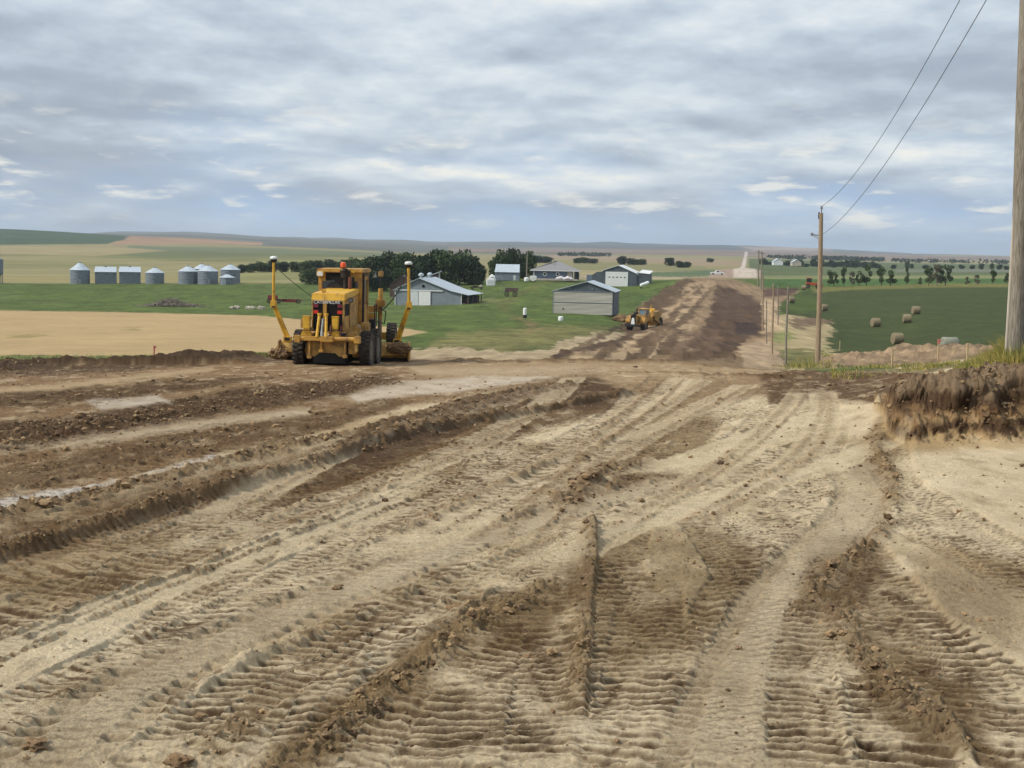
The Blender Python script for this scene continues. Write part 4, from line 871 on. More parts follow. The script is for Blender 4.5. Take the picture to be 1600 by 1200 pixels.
# ------------------------------------------------------------------ scraper working below the new road
def scraper():
    S = empty('wheel_scraper', (0,0,0), 0, 'dusty yellow earth scraper crossing the foot of the dirt embankment', 'scraper')
    for sx in (-1, 1): wheel(S, sx*1.22, 4.0, .95, .95, .75, sx, rimr=.42, lug=.05); wheel(S, sx*1.22, -3.7, .95, .95, .75, sx, rimr=.42, lug=.05)
    for sx in (-1, 1):
        c = MB(); c.prism([(4.9,1.15),(5.1,1.5),(4.9,2.3),(3.1,2.35),(2.8,1.9)], 'x', sx*.72, sx*1.72); c.build('mudguard', Y1, S, bevel=.06)
    c = MB(); c.prism([(4.2,1.2),(6.1,1.1),(6.2,1.9),(5.4,2.5),(3.4,2.6)], 'x', -.42, .42); c.build('engine_hood', YD, S, bevel=.05)
    c = MB(); c.prism([(-.35,1.0),(.35,1.0),(.18,2.15),(-.18,2.15)], 'y', 6.16, 6.26); c.build('nose_panel', WHT, S)
    c = MB(); c.box((0,6.2,1.85),(.86,.06,1.5)); c.box((0,5.6,2.6),(.5,.6,.35)); c.build('radiator_grille', DRK, S)
    c = MB(); c.box((0,6.2,.95),(2.6,.5,.4)); c.build('front_bumper', BLK, S, bevel=.03)
    # closed operator cab to one side
    c = MB(); c.box((-.98,3.9,2.2),(1.25,1.7,1.0)); c.box((-.98,3.9,3.62),(1.4,1.9,.14))
    for x in (-1.56,-.40):
        for y in (3.12, 4.68): c.box((x,y,3.1),(.12,.12,1.0))
    cb = c.build('cab', Y1, S, bevel=.03)
    c = MB(); c.box((-.98,4.69,3.12),(1.05,.03,.85)); c.build('windscreen', GLB, cb); c = MB(); c.box((-1.58,3.9,3.12),(.03,1.4,.85)); c.build('side_window', GLB, cb)
    c = MB(); c.cyl((.35,3.5,2.5),(.35,3.5,3.5),.10); c.box((.5,3.0,2.6),(.7,.8,.7)); c.build('exhaust_stack', BLK, S)
    c = MB()
    pr = [(3.0,2.1),(3.0,2.6),(1.4,3.2),(.4,3.0),(-.4,1.9),(-.4,1.4),(.9,2.4)]
    c.prism(pr, 'x', -.35, .35); c.box((0,.3,2.5),(3.2,.5,.5)); c.build('gooseneck', Y1, S, bevel=.05)
    for sx in (-1, 1):
        c = MB(); c.prism([(.6,2.6),(.3,2.75),(-2.6,1.4),(-2.6,1.0),(-.2,1.6)], 'x', sx*1.45, sx*1.7); c.build('draft_arm', YD, S, bevel=.04)
    c = MB(); c.prism([(-.2,.7),(.4,2.9),(-3.2,3.1),(-3.4,.7)], 'x', -1.4, 1.4); c.build('bowl', YD, S, bevel=.06)
    c = MB(); c.prism([(.5,.7),(1.0,1.6),(.6,2.5),(-.1,2.4)], 'x', -1.35, 1.35); c.build('apron', Y1, S, bevel=.05)
    c = MB(); c.box((0,-4.6,2.1),(1.7,2.4,1.3)); c.box((0,-3.2,3.1),(.8,1.2,.6)); c.cyl((.5,-4.2,2.7),(.5,-4.2,3.9),.12); c.build('rear_engine', Y1, S, bevel=.06)
    c = MB(); c.cyl((-.7,.2,2.7),(-.9,-1.2,3.4),.14); c.cyl((.7,.2,2.7),(.9,-1.2,3.4),.14); c.box((0,-1.0,3.3),(2.4,.4,.35)); c.build('apron_ram', Y2, S)
    return S
S = scraper(); p = gx(1006, 216); S.scale = (.92,)*3; S.location = (p.x, p.y-1.5, float(H(p.x, p.y))-.05); S.rotation_euler[2] = R_(180-24)
S.rotation_euler[1] = R_(-2)

# ------------------------------------------------------------------ farm buildings
def place(o, px_, Y, dz=0): p = gx(px_, Y); o.location = (p.x, p.y, p.z+dz); return o
def slab(mb, a, b, c, d, th):    # thin roof slab from four corner points
    vs = [Vector(q) for q in (a, b, c, d)]; n = (vs[1]-vs[0]).cross(vs[3]-vs[0]).normalized()
    if n.z < 0: n = -n
    up = [v+n*th for v in vs]; mb.add(vs+up, [(0,1,2,3),(4,5,6,7),(0,1,5,4),(1,2,6,5),(2,3,7,6),(3,0,4,7)])
# big grey barn with lean-to
def barn():
    b = empty('barn', (0,0,0), 0, 'large grey barn with white sliding doors and an open lean-to on its right', 'barn')
    D = 13.0
    prof = [(-7.7,0),(-7.7,3.5),(-2.2,6.0),(5.0,3.35),(7.4,2.9),(7.4,0)]
    c = MB(); c.prism(prof, 'y', 0, D); c.build('wall', GREYW, b)
    r = MB(); slab(r, (-8.1,-.5,3.3),(-2.2,-.5,6.08),(-2.2,D+.5,6.08),(-8.1,D+.5,3.3), .12); slab(r, (-2.2,-.5,6.08),(5.1,-.5,3.42),(5.1,D+.5,3.42),(-2.2,D+.5,6.08), .12); slab(r, (5.1,-.5,3.42),(9.2,-.5,2.6),(9.2,D+.5,2.6),(5.1,D+.5,3.42), .12)
    rf = r.build('roof', GREYR, b)
    for y in (1.2, 8.5):
        v = MB(); v.cyl((-2.2,y,6.1),(-2.2,y,6.7),.32,n=14); v.rev([(.62,6.65),(.60,6.95),(.35,7.2),(.05,7.3)], 16, c=(-2.2,y,0)); v.build('ridge_vent', GALR, rf, smooth=True)
    c = MB(); c.box((-3.6,-.10,1.62),(2.3,.12,3.2)); c.build('sliding_door', WHD, b); c = MB(); c.box((-.95,-.14,1.62),(2.7,.12,3.2)); c.build('sliding_door', WHT, b)
    c = MB(); c.box((-2.2,-.12,3.42),(10.8,.2,.22)); c.build('door_track', WHT, b)
    c = MB(); c.cyl((-1.3,-.06,4.4),(-1.3,.0,4.4),.36,n=16); c.build('gable_vent', DRK, b)
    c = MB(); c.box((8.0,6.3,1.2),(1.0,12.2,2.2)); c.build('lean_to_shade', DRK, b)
    for y in (.1, 4.3, 8.5, 12.7):
        c = MB(); c.box((8.9,y,1.25),(.2,.2,2.6)); c.build('lean_to_post', BRN, b)
    c = MB(); c.box((8.1,-.15,.45),(.9,.3,.8)); c.build('stored_timber', BRN, b)
    c = MB(); c.box((7.42,-.05,1.45),(.14,.2,3.0)); c.build('corner_trim', WHT, b); c = MB(); c.box((-7.75,-.05,1.7),(.14,.2,3.4)); c.build('corner_trim', WHT, b)
    return b
B = place(barn(), 670, 312, -.2); B.rotation_euler[2] = -R_(12)
# dark shed with a single sloping roof behind it
b = empty('open_shed', (0,0,0), 0, 'low dark shed with one sloping white-edged roof behind the barn', 'shed')
c = MB(); c.prism([(-2.2,0),(2.2,0),(2.2,5.6),(-2.2,3.9)], 'y', 0, 6); c.build('wall', BRN, b)
c = MB(); slab(c, (-2.6,-.5,3.9),(2.5,-.5,5.8),(2.5,6.3,5.8),(-2.6,6.3,3.9), .22); c.build('roof', GALR, b); c = MB(); c.box((2.2,-.1,2.8),(.35,.3,5.6)); c.build('post', GREYR, b)
place(b, 673, 372, .2)
b = empty('brown_shed', (0,0,0), 0, 'small brown shed peeking out behind the left side of the barn roof', 'shed')
c = MB(); c.prism([(-3,0),(3,0),(3,2.8),(0,5.2),(-3,2.6)], 'y', 0, 7); c.build('wall', BRN, b); c = MB(); slab(c, (-3.4,-.3,2.4),(0,-.3,5.2),(0,7.3,5.2),(-3.4,7.3,2.4), .15); slab(c, (0,-.3,5.2),(3.4,-.3,2.6),(3.4,7.3,2.6),(0,7.3,5.2), .15); c.build('roof', BRN, b)
place(b, 628, 345, .6)
# shed with one wide pale front
b = empty('wide_shed', (0,0,0), 0, 'low grey shed whose whole front is one pale striped wall, nearest to the embankment', 'shed')
W2, D2 = 5.65, 12.0
c = MB(); c.prism([(-W2,0),(W2,0),(W2,4.2),(.6,6.0),(-W2,4.2)], 'y', 0, D2); c.build('wall', DKG, b)
c = MB(); slab(c, (-W2-.3,-.3,4.2),(.6,-.3,6.1),(.6,D2,6.1),(-W2-.3,D2,4.2), .12); slab(c, (.6,-.3,6.1),(W2+.35,-.3,4.25),(W2+.35,D2,4.25),(.6,D2,6.1), .12); c.build('roof', GREYR, b)
c = MB(); c.box((-.1,-.12,2.15),(11.1,.14,4.25)); fr = c.build('front_panel', STRIPE, b); c = MB(); c.box((-.1,-.21,2.2),(11.1,.04,.12)); c.box((-5.65,-.21,2.15),(.1,.06,4.3)); c.box((5.45,-.21,2.15),(.12,.06,4.3)); c.box((-.1,-.21,4.3),(11.2,.06,.14)); c.build('batten', GREYW, fr)
c = MB(); c.box((-3.7,-.21,1.0),(.25,.04,.25)); c.build('latch', BLK, fr)
for x in (-3.6,-2.6,1.6):
    c = MB(); c.box((x,-.03,4.85),(.35,.05,.3)); c.build('gable_window', GLB, b)
place(b, 911, 262, -.15); b.rotation_euler[2] = -R_(9)
# house
b = empty('farmhouse', (0,0,0), 0, 'blue-grey bungalow with a hipped roof and two round white-rimmed windows', 'house')
hw, D3 = 6.9, 9.5
c = MB(); c.box((-.6,D3/2,1.65),(hw*2-1.2,D3,3.3)); c.box((hw-.1,D3*.6,1.5),(1.4,D3*.6,2.9)); c.build('wall', BLUEW, b)
e = [(-hw-.9,-.9,3.15),(hw+1.0,-.9,3.15),(hw+1.0,D3+.9,3.15),(-hw-.9,D3+.9,3.15)]; rd = [(-.2,D3*.45,6.0),(1.0,D3*.55,6.0)]
c = MB(); vs = e+rd+[(x,y,z-.28) for x, y, z in e]; c.add(vs, [(0,1,5,4),(1,2,5),(2,3,4,5),(3,0,4),(0,6,7,1),(1,7,8,2),(2,8,9,3),(3,9,6,0),(6,9,8,7)]); rf = c.build('roof', SHING, b)
c = MB(); c.box((0,-.93,3.02),(2*hw+1.9,.05,.26)); c.box((hw+1.02,D3/2,3.02),(.05,D3+1.8,.26)); c.build('gutter', WHT, rf)
c = MB(); c.cyl((-.6,D3*.3,5.0),(-.6,D3*.3,6.4),.15); c.build('chimney', CONC, rf)
for x in (-3.2, .8):
    c = MB(); c.rev([(.40,-.04),(.40,-.10),(.62,-.10),(.62,-.04)], 20, c=(x,0,1.9), axis='y', closed=True); wn = c.build('window', WHT, b); c = MB(); c.cyl((x,-.06,1.9),(x,-.02,1.9),.42,n=20); c.build('pane', GLS, wn)
c = MB(); c.box((-6.6,-.08,1.6),(.3,.12,3.0)); c.build('porch_post', WHT, b); c = MB(); c.box((4.6,-.10,1.3),(1.5,.14,2.9)); c.build('door', CONC, b); c = MB(); c.box((hw+.7,2.4,1.6),(.1,1.4,1.5)); c.build('window', GLB, b); c = MB(); c.box((6.3,-.02+2.6,1.6),(.6,.1,1.8)); c.build('window', GLB, b)
c = MB(); c.box((-.5,-1.6,.25),(15,3.0,.5)); c.build('deck', CONC, b)
place(b, 867, 442, .1); b.rotation_euler[2] = -R_(2)
# garage
b = empty('garage', (0,0,0), 0, 'dark grey garage with a tall white overhead door and a white roof slope', 'garage')
D4 = 14
c = MB(); c.prism([(-5.1,0),(5.1,0),(5.1,3.7),(-.5,6.1),(-5.1,4.6)], 'y', 0, D4); c.build('wall', DKG, b)
c = MB(); c.prism([(-8.4,0),(-5.1,0),(-5.1,4.3),(-7.0,4.1),(-8.4,3.2)], 'y', .6, D4-1); c.build('side_wing', DKG, b)
c = MB(); c.prism([(5.1,0),(8.6,0),(8.6,3.9),(5.1,4.2)], 'y', .3, D4-2); c.build('side_wing', DKG, b)
c = MB(); slab(c, (-.5,-.3,6.15),(5.5,-.3,3.65),(5.5,D4+.4,3.65),(-.5,D4+.4,6.15), .14); slab(c, (-5.3,-.3,4.55),(-.5,-.3,6.15),(-.5,D4+.4,6.15),(-5.3,D4+.4,4.55), .14); c.build('roof', WHT, b)
c = MB(); slab(c, (5.6,.1,4.1),(8.9,.1,3.8),(8.9,D4-1.8,4.5),(5.6,D4-1.8,4.8), .14); c.build('wing_roof', WHT, b)
c = MB(); c.box((-.9,-.08,2.15),(6.7,.1,4.3)); dr = c.build('overhead_door', WHT, b)
for k in range(5):
    c = MB(); c.box((-3.1+k*1.15,-.15,2.7),(.5,.03,.3)); c.build('door_pane', GLS, dr)
c = MB(); c.box((-6.9,.4,.8),(.35,.3,1.6)); c.build('bollard', BRN, b)
c = MB(); c.box((-9.3,2.4,1.6),(1.6,2.5,3.2)); c.build('annexe', BLUEW, b)
place(b, 968, 420, .0); b.rotation_euler[2] = -R_(10)
# small tin shed
b = empty('tin_shed', (0,0,0), 0, 'small tin shed with a shiny roof in front of dark trees', 'shed')
c = MB(); c.prism([(0,0),(5.5,0),(5.5,2.6),(2.75,4.9),(0,2.7)], 'x', -3.7, 3.7); c.build('wall', GALV, b)
c = MB(); slab(c, (-3.9,-.3,2.55),(3.9,-.3,2.55),(3.8,2.75,5.0),(-3.6,2.75,5.0), .1); slab(c, (-3.6,2.75,5.0),(3.8,2.75,5.0),(3.9,5.8,2.55),(-3.9,5.8,2.55), .1); c.build('roof', GALR, b)
for x, w_ in ((-.5,1.3), (.9,1.0)):
    c = MB(); c.box((x,-.05,1.2),(w_,.08,2.3)); c.build('door', GREYW, b)
c = MB(); c.box((2.4,-.07,.9),(.8,.1,1.5)); c.build('feed_door', WHD, b)
place(b, 792, 440, .1); b.rotation_euler[2] = -R_(3)

# ------------------------------------------------------------------ grain bins
def rbin(name, px_, Y, r, h, rh, lab, grp='round steel grain bins'):
    b = empty(name, (0,0,0), 0, lab, 'grain bin', grp)
    c = MB(); rings = max(4, int(h/.8)); pr = []
    for k in range(rings*4+1): pr.append((r+.035*math.sin(k/4*2*math.pi), h*k/(rings*4)))
    c.rev(pr, 36); c.build('wall', GALV2, b, smooth=True)
    c = MB(); c.rev([(r+.18,h-.05),(r+.18,h+.02),(r*.15,h+rh),(.02,h+rh)], 30); rf = c.build('roof', GALR, b)
    c = MB(); c.cyl((0,0,h+rh-.05),(0,0,h+rh+.25),r*.13,n=12); c.build('cap', GALV2, rf)
    c = MB(); c.box((r*.3,-r-.0,.9),(.7,.25,1.5)); c.build('door', GREYW, b)
    place(b, px_, Y, -.1); b.rotation_euler[2] = R_(px_ % 50-25); return b
GALV2 = mat('bin_steel', (134,142,148), (102,110,118), .9, .5, metal=.3, c3=(84,82,80), c3scale=.8, c3range=(.55,.75), stretch=(1, 1, 3))
k_ = 470/2200.
rbin('grain_bin', 125, 470, 15*k_, 4.7, 2.3, 'tallest pointed steel bin, leftmost of the bins standing in full view')
c = MB(); c.cyl((0,0,0),(0,0,.01),.01)
rbin('grain_bin', 242, 470, 14.3*k_, 3.8, 1.6, 'short round bin just right of the two square-cornered bins')
rbin('grain_bin', 294, 468, 15*k_, 4.3, 1.6, 'round bin at the left edge of the right-hand cluster, under a small tree')
rbin('grain_bin', 325, 466, 15.5*k_, 4.4, 1.8, 'round bin in the middle of the right-hand cluster')
rbin('grain_bin', 315, 482, 13*k_, 4.9, 1.6, 'round bin mostly hidden behind the middle of the right-hand cluster')
rbin('grain_bin', 360, 474, 15.2*k_, 4.7, 1.7, 'large round bin at the right end of the row')
rbin('grain_bin', 355, 462, 11.5*k_, 2.4, 1.0, 'small squat round bin in front of the rightmost large bin')
for x_, lab in ((165, 'left one of two box-shaped steel bins with ridged roofs'), (203, 'right one of two box-shaped steel bins with ridged roofs')):
    b = empty('steel_granary', (0,0,0), 0, lab, 'granary', 'box-shaped steel granaries')
    c = MB(); c.prism([(0,0),(7,0),(7,4.0),(3.5,5.6),(0,4.0)], 'x', -3.4, 3.4); c.build('wall', GALV2, b)
    c = MB(); slab(c, (-3.6,-.25,3.95),(3.6,-.25,3.95),(3.4,3.5,5.65),(-3.4,3.5,5.65), .08); slab(c, (-3.4,3.5,5.65),(3.4,3.5,5.65),(3.6,7.25,3.95),(-3.6,7.25,3.95), .08); rf = c.build('roof', GALR, b)
    c = MB(); c.box((0,3.5,5.75),(.7,.6,.3)); c.build('hatch', GALV2, rf); c = MB(); c.box((3.0,-.06,1.6),(.5,.1,2.6)); c.build('door', GREYW, b)
    place(b, x_, 470, -.1); b.rotation_euler[2] = R_(14)
b = empty('hopper_bin', (0,0,0), 0, 'steel hopper bin on legs cut off by the left edge', 'grain bin')
c = MB(); c.rev([(.3,1.4),(3.1,3.4),(3.15,8.2),(1.0,9.0),(.02,9.1)], 30); c.build('hopper', GALV2, b, smooth=True)
for k in range(6):
    a = k*math.pi/3; c = MB(); c.cyl((3*math.cos(a),3*math.sin(a),0),(3*math.cos(a),3*math.sin(a),3.6),.14,n=8); c.build('leg', GREYW, b)
place(b, -10, 470, -.1)

# ------------------------------------------------------------------ farmyard things
def tankthing(name, lab, cat, pts, r, m_, px_, Y, legs=True, rz=0, part='drum'):
    b = empty(name, (0,0,0), 0, lab, cat); c = MB(); p0, p1 = Vector(pts[0]), Vector(pts[1]); ax = (p1-p0).normalized()
    L_ = [(-.18,.55),(-.08,.85),(0,1)]
    for (a0, f0), (a1, f1) in zip(L_[:-1], L_[1:]):
        c.cyl(p0+ax*a0*r*2, p0+ax*a1*r*2, r*f0, r*f1, n=18); c.cyl(p1-ax*a0*r*2, p1-ax*a1*r*2, r*f0, r*f1, n=18)
    c.cyl(p0, p1, r, n=18, caps=False); c.build(part, m_, b, smooth=True)
    c = MB(); m2 = (p0+p1)/2; c.cyl(m2+Vector((0,0,r*.9)), m2+Vector((0,0,r*1.2)), r*.25, n=10); c.build('valve', BLK if m_ is not BLK else WHT, b)
    if legs:
        c = MB(); c.box((p0.x,p0.y,.15),(.3,.5,.35)); c.box((p1.x,p1.y,.15),(.3,.5,.35)); c.build('foot', BLK, b)
    place(b, px_, Y); b.rotation_euler[2] = rz; return b
tankthing('fuel_tank', 'white tank lying on the grass to the right of the garage', 'tank', ((-1.2,0,.8),(1.2,0,1.6)), .48, PLST, 1007, 395, rz=R_(25))
tankthing('storage_tank', 'white upright tank with a black base alone on the grass below the yard', 'tank', ((0,0,.5),(0,0,1.6)), .32, PLST, 820, 238, legs=False)
c = MB(); c.cyl((0,0,0),(0,0,.55),.36,n=16); o = c.build('base', BLK, None); o.parent = [k for k in COL.objects if k.name.startswith('storage_tank')][0]
tankthing('water_tank', 'round white tank at the foot of the yard pole, left one of two', 'tank', ((0,0,.5),(0,0,1.3)), .75, PLST, 822.5, 425, legs=False)
b = empty('water_tote', (0,0,0), 0, 'boxy white tote beside the house, right of the yard pole', 'tote')
c = MB(); c.prism([(-1.1,1.9),(1.1,1.9),(1.05,.8),(.1,.2),(-.8,.4)], 'y', 0, 1.6); c.build('container', PLST, b, bevel=.15); c = MB(); c.box((0,.8,.1),(1.6,1.6,.2)); c.build('pallet', BRN, b); place(b, 833, 425, .1)
b = empty('camper_box', (0,0,0), 0, 'square white truck topper standing in the yard left of the tin shed', 'truck topper')
c = MB(); c.box((0,.8,1.15),(2.7,1.6,2.3)); c.build('shell', PLST, b, bevel=.3); c = MB(); c.box((0,-.02,1.3),(1.5,.04,1.0)); c.build('window_panel', WHD, b); place(b, 766.5, 408, .05)
b = empty('white_tarp_heap', (0,0,0), 0, 'white wrapped heap behind the truck topper', 'heap'); c = MB(); c.add(*lump_mesh((0,0,.8),(1.1,.9,1.1),4)); c.build('cover', PLST, b, smooth=True); place(b, 769, 438, .1)
c = MB()
for k in range(5): c.add(*lump_mesh((k*1.0-1.5,0,.6+.3*(k % 2)),(.7,.5,.5),k+20))
o = tag(c.build('flower_bushes', mat('pale_blossom', (222,206,206), (240,236,236), 2, .9)), 'pale pink and white bushes in front of the house', 'bushes', kind='stuff'); place(o, 879, 436, .3)
b = empty('farm_cart', (0,0,0), 0, 'old dark wooden wagon with drooping shafts in the middle of the yard', 'wagon')
c = MB(); c.prism([(-1.5,1.2),(1.6,1.2),(1.9,2.1),(-1.4,2.2)], 'y', 0, 1.6); c.build('box', BRN, b)
for x, y in ((-1,0),(1,0),(-1,1.7),(1,1.7)):
    c = MB(); c.rev([(.45,-.06),(.6,-.06),(.6,.06),(.45,.06)], 16, c=(x,y,.6), axis='y', closed=True); c.cyl((x,y-.05,.6),(x,y+.05,.6),.1); 
    for a in range(6): c.cyl((x,y,.6),(x+.5*math.cos(a*1.047),y,.6+.5*math.sin(a*1.047)),.03,n=5)
    c.build('wheel', BLK, b)
c = MB(); c.cyl((-1.6,.8,1.3),(-3.2,.8,.4),.06); c.cyl((-2.0,.8,1.0),(-2.3,.8,3.4),.07); c.cyl((-2.3,.8,3.0),(-1.3,.8,2.2),.05); c.build('shaft', TWIG, b)
place(b, 798, 342, .05)
b = empty('flat_trailer', (0,0,0), 0, 'low black trailer parked on the grass between barn and truck topper', 'trailer')
c = MB(); c.box((0,0,.6),(3.6,1.4,.2)); c.box((-.5,0,.85),(1.4,1.0,.35)); c.build('bed', BLK, b)
for x in (-1.2, 1.2):
    for y in (-.75, .75): c = MB(); c.rev([(.1,-.1),(.35,-.1),(.35,.1),(.1,.1)], 16, c=(x,y,.36), axis='y', closed=True); c.build('wheel', RUB, b)
c = MB(); c.add(*lump_mesh((1.1,0,1.0),(.4,.4,.35),9)); c.build('sack', CONC, b); place(b, 745, 392, .0)
tankthing('chemical_drum', 'small round white tank alone in the grass below the striped shed', 'drum', ((0,0,.4),(0,0,.9)), .40, PLST, 876, 215, legs=False)
# red implement
b = empty('hay_rake', (0,0,0), 0, 'rusty red field implement lying in the grass behind the left mast', 'implement')
c = MB()
rs = random.Random(4)
for k in range(9): x = -3.4+k*.85; c.tube([(x,0,.3),(x+.2,.2,1.1),(x+.6,.3,.9),(x+.5,0,.2)], .06, 5)
c.box((0,0,.8),(7.4,.3,.35)); c.box((-2.6,.1,1.3),(2.2,.5,1.1)); c.box((1.2,.1,.7),(3.4,.5,.6)); c.build('tines', REDI, b)
c = MB(); c.box((-2.4,.2,1.2),(1.5,.6,.9)); c.box((1.6,0,.7),(2.2,.4,.5)); c.build('body', REDI, b, bevel=.05)
for x in (-3.3,-1.2,3.2):
    c = MB(); c.rev([(.2,-.12),(.55,-.12),(.55,.12),(.2,.12)], 18, c=(x,-.3,.55), axis='y', closed=True); c.build('wheel', RUB, b)
place(b, 444, 318, 0)
# brush pile
b = MB(); rs = random.Random(8)
for k in range(420):
    x = rs.gauss(0, 2.9); z = max(.05, 1.7*math.exp(-(x/3.3)**2)*rs.random()); y = rs.gauss(0, .9); l = rs.uniform(.6, 2.2); a = rs.uniform(0, 6.3); e_ = rs.uniform(-.35, .5)
    b.cyl((x,y,z), (x+l*math.cos(a)*math.cos(e_), y+l*math.sin(a)*math.cos(e_)*.5, z+l*math.sin(e_)), rs.uniform(.03,.10), .02, n=4, caps=False)
for k in range(10): b.add(*lump_mesh((rs.uniform(-4,5),rs.uniform(-1,0),.25),(.5,.4,.4),k+50))
o = tag(b.build('brush_pile', TWIG), 'grey heap of dead branches on the grass above the wheat', 'brush pile'); place(o, 268, 292, 0)
c = MB()
for k in range(12): c.add(*lump_mesh((rs.uniform(-3.5,3.5),rs.uniform(-1,1),.2),(rs.uniform(.3,.7),.4,rs.uniform(.2,.5)),k+80))
o = tag(c.build('stone_heap', CONC), 'scattered pale stones by the field edge right of the dead branches', 'stones'); place(o, 385, 285, 0)
# low heap of dark earth near scraper, left of it
c = MB()
for k in range(7): c.add(*lump_mesh((rs.uniform(-1.6,1.6),rs.uniform(-.6,.6),.3),(rs.uniform(.6,1.2),.7,rs.uniform(.5,.9)),k+120))
o = tag(c.build('spoil_heap', SOIL), 'small brown spoil heap on the grass edge left of the scraper', 'spoil heap'); place(o, 975, 245, .2)

# ------------------------------------------------------------------ hay bales
bl = MB(); n_ = 26; rr_ = np.random.default_rng(3); prf = [(.02,-.66),(.55,-.68),(.72,-.64),(.77,-.5),(.76,-.2),(.78,0),(.76,.2),(.77,.5),(.72,.64),(.55,.68),(.02,.66)]
bl.rev(prf, n_, c=(0,0,.74), axis='x'); b0 = bl.build('hay_bale', HAY, smooth=True)
for v in b0.data.vertices: v.co += Vector(rr_.normal(0, .018, 3)); v.co.z = max(v.co.z, -.02)
first = True
for (x_, Y_b, rz, lab) in [(1402,184,8,'biggest round bale, lowest of the four loose in the crop field'), (1368,236,10,'round bale at the left of the four loose in the crop field'),
    (1417,238,-6,'round bale just right of centre in the crop field, between two others'), (1431,262,5,'farthest of the four bales loose in the crop field'),
    (1287,300,20,'round bale half hidden behind the tall middle pole'), (1236,322,15,'round bale at the left corner of the crop field beside the thin posts'), (1256,425,-15,'round bale standing in front of the orange machine')]:
    o = b0 if first else b0.copy()
    if not first: COL.objects.link(o)
    first = False; place(o, x_, Y_b, -.03); o.rotation_euler[2] = R_(rz); tag(o, lab, 'hay bale', 'round hay bales')
c = MB(); c.rev([(.02,-1.3),(.62,-1.35),(.70,-1.2),(.68,0),(.70,1.2),(.62,1.35),(.02,1.3)], 22, c=(0,0,.42), axis='x'); o = c.build('slumped_bale', mat('weathered_hay', (150,150,132), (124,124,106), 3, .95, bump=1, bscale=9, stretch=(1,5,5)), smooth=True)
for v in o.data.vertices: v.co.z = max(v.co.z*.85, -.05)
tag(o, 'slumped grey bale showing above the spoil bank between two survey stakes', 'hay bale'); place(o, 1483, 112, .15); o.scale = (.48, .7, .9); o.rotation_euler[2] = R_(12)
# orange machine on the headland
b = empty('orange_swather', (0,0,0), 0, 'orange farm machine beside a bale on the far field edge', 'farm machine')
c = MB(); c.box((.6,1,1.5),(4.2,1.6,1.0)); c.box((2.6,1,.9),(2.4,1.2,.5)); c.build('body', ORM, b, bevel=.1); c = MB(); c.box((-.7,1,2.6),(1.5,1.4,1.2)); c.build('cab', GLS, b, bevel=.1); c = MB(); c.box((-.7,1,3.3),(1.7,1.6,.2)); c.build('cab_roof', ORM, b)
for x in (-1.2, 2.0):
    c = MB(); c.rev([(.2,-.2),(.8,-.2),(.8,.2),(.2,.2)], 20, c=(x,0,.8), axis='y', closed=True); c.build('wheel', RUB, b)
place(b, 1268, 440, 0)
# far white pickup by the pale cut
b = empty('white_pickup', (0,0,0), 0, 'tiny white pickup parked left of the pale cutting on the far road', 'pickup')
c = MB(); c.prism([(-3,.5),(3,.5),(3,1.2),(1.6,1.3),(.8,2.0),(-.6,2.0),(-.7,1.2),(-3,1.2)], 'y', 0, 2); c.build('body', WHT, b, bevel=.06); c = MB(); c.box((.1,-.02,1.6),(1.3,.03,.5)); c.build('side_window', GLS, b)
for x in (-2, 2): c = MB(); c.rev([(.1,-.12),(.42,-.12),(.42,.12),(.1,.12)], 16, c=(x,0,.42), axis='y', closed=True); c.build('wheel', RUB, b)
place(b, 1121, 640, .2)
for x_, lab in ((1216,'small far white house among the tree line, left one'), (1245,'small far pinkish house among the tree line, right one')):
    b = empty('far_house', (0,0,0), 0, lab, 'house', 'far farmhouses'); c = MB(); c.prism([(-4,0),(4,0),(4,3),(0,5.5),(-4,3)], 'y', 0, 9); c.build('wall', WHT if x_ < 1230 else CONC, b); c = MB(); slab(c, (-4.4,-.3,2.8),(0,-.3,5.6),(0,9.3,5.6),(-4.4,9.3,2.8), .15); slab(c, (0,-.3,5.6),(4.4,-.3,2.8),(4.4,9.3,2.8),(0,9.3,5.6), .15); c.build('roof', GALR, b); place(b, x_, 1220, 1)
# ------------------------------------------------------------------ poles, wires, stakes
def pole(name, foot, top, r0, r1, lab, grp=None, m_=WOOD, seed=0, cat='utility pole'):
    foot = Vector(foot); top = Vector(top); b = empty(name, foot, 0, lab, cat, grp)
    c = MB(); n = 20; m = 40; L_ = top-foot; vs = []; rs = random.Random(seed); ph = rs.random()*6
    for k in range(m+1):
        t = k/m; p = L_*t; r = r0+(r1-r0)*t
        p = p+Vector((.02*math.sin(t*5+ph), .02*math.cos(t*4+ph), 0))*min(1, t*4)
        for i in range(n):
            a = 2*math.pi*i/n; q = r*(1+.03*math.sin(i*3.1+ph)+.02*math.sin(i*7+k*.4)); vs.append(p+Vector((q*math.cos(a), q*math.sin(a), 0)))
    fs = [(k*n+i, k*n+(i+1) % n, (k+1)*n+(i+1) % n, (k+1)*n+i) for k in range(m) for i in range(n)]+[tuple(range(m*n, (m+1)*n))]
    c.add(vs, fs); c.build('shaft', m_, b, smooth=True); return b
f1 = gx(1584, 32.0); f1.z = HD(f1.x, f1.y)-.1
t1 = at(1613, -215, 32.0)
P1 = pole('utility_pole', f1, t1, .195, .14, 'thick grey wooden power pole rising out of tall grass at the right edge', 'power line poles', WOODG, 1)
c = MB(); c.tube([(-.215,-.02,-.1),(-.20,-.02,2),(-.18,0,6.5)], .035, 8); c.build('ground_conduit', CONC, P1)
c = MB(); c.box((.215,-.06,1.02),(.03,.16,.30)); c.build('tag_plate', mat('pale_blue_plate', (170,196,220), None, rough=.4), P1)
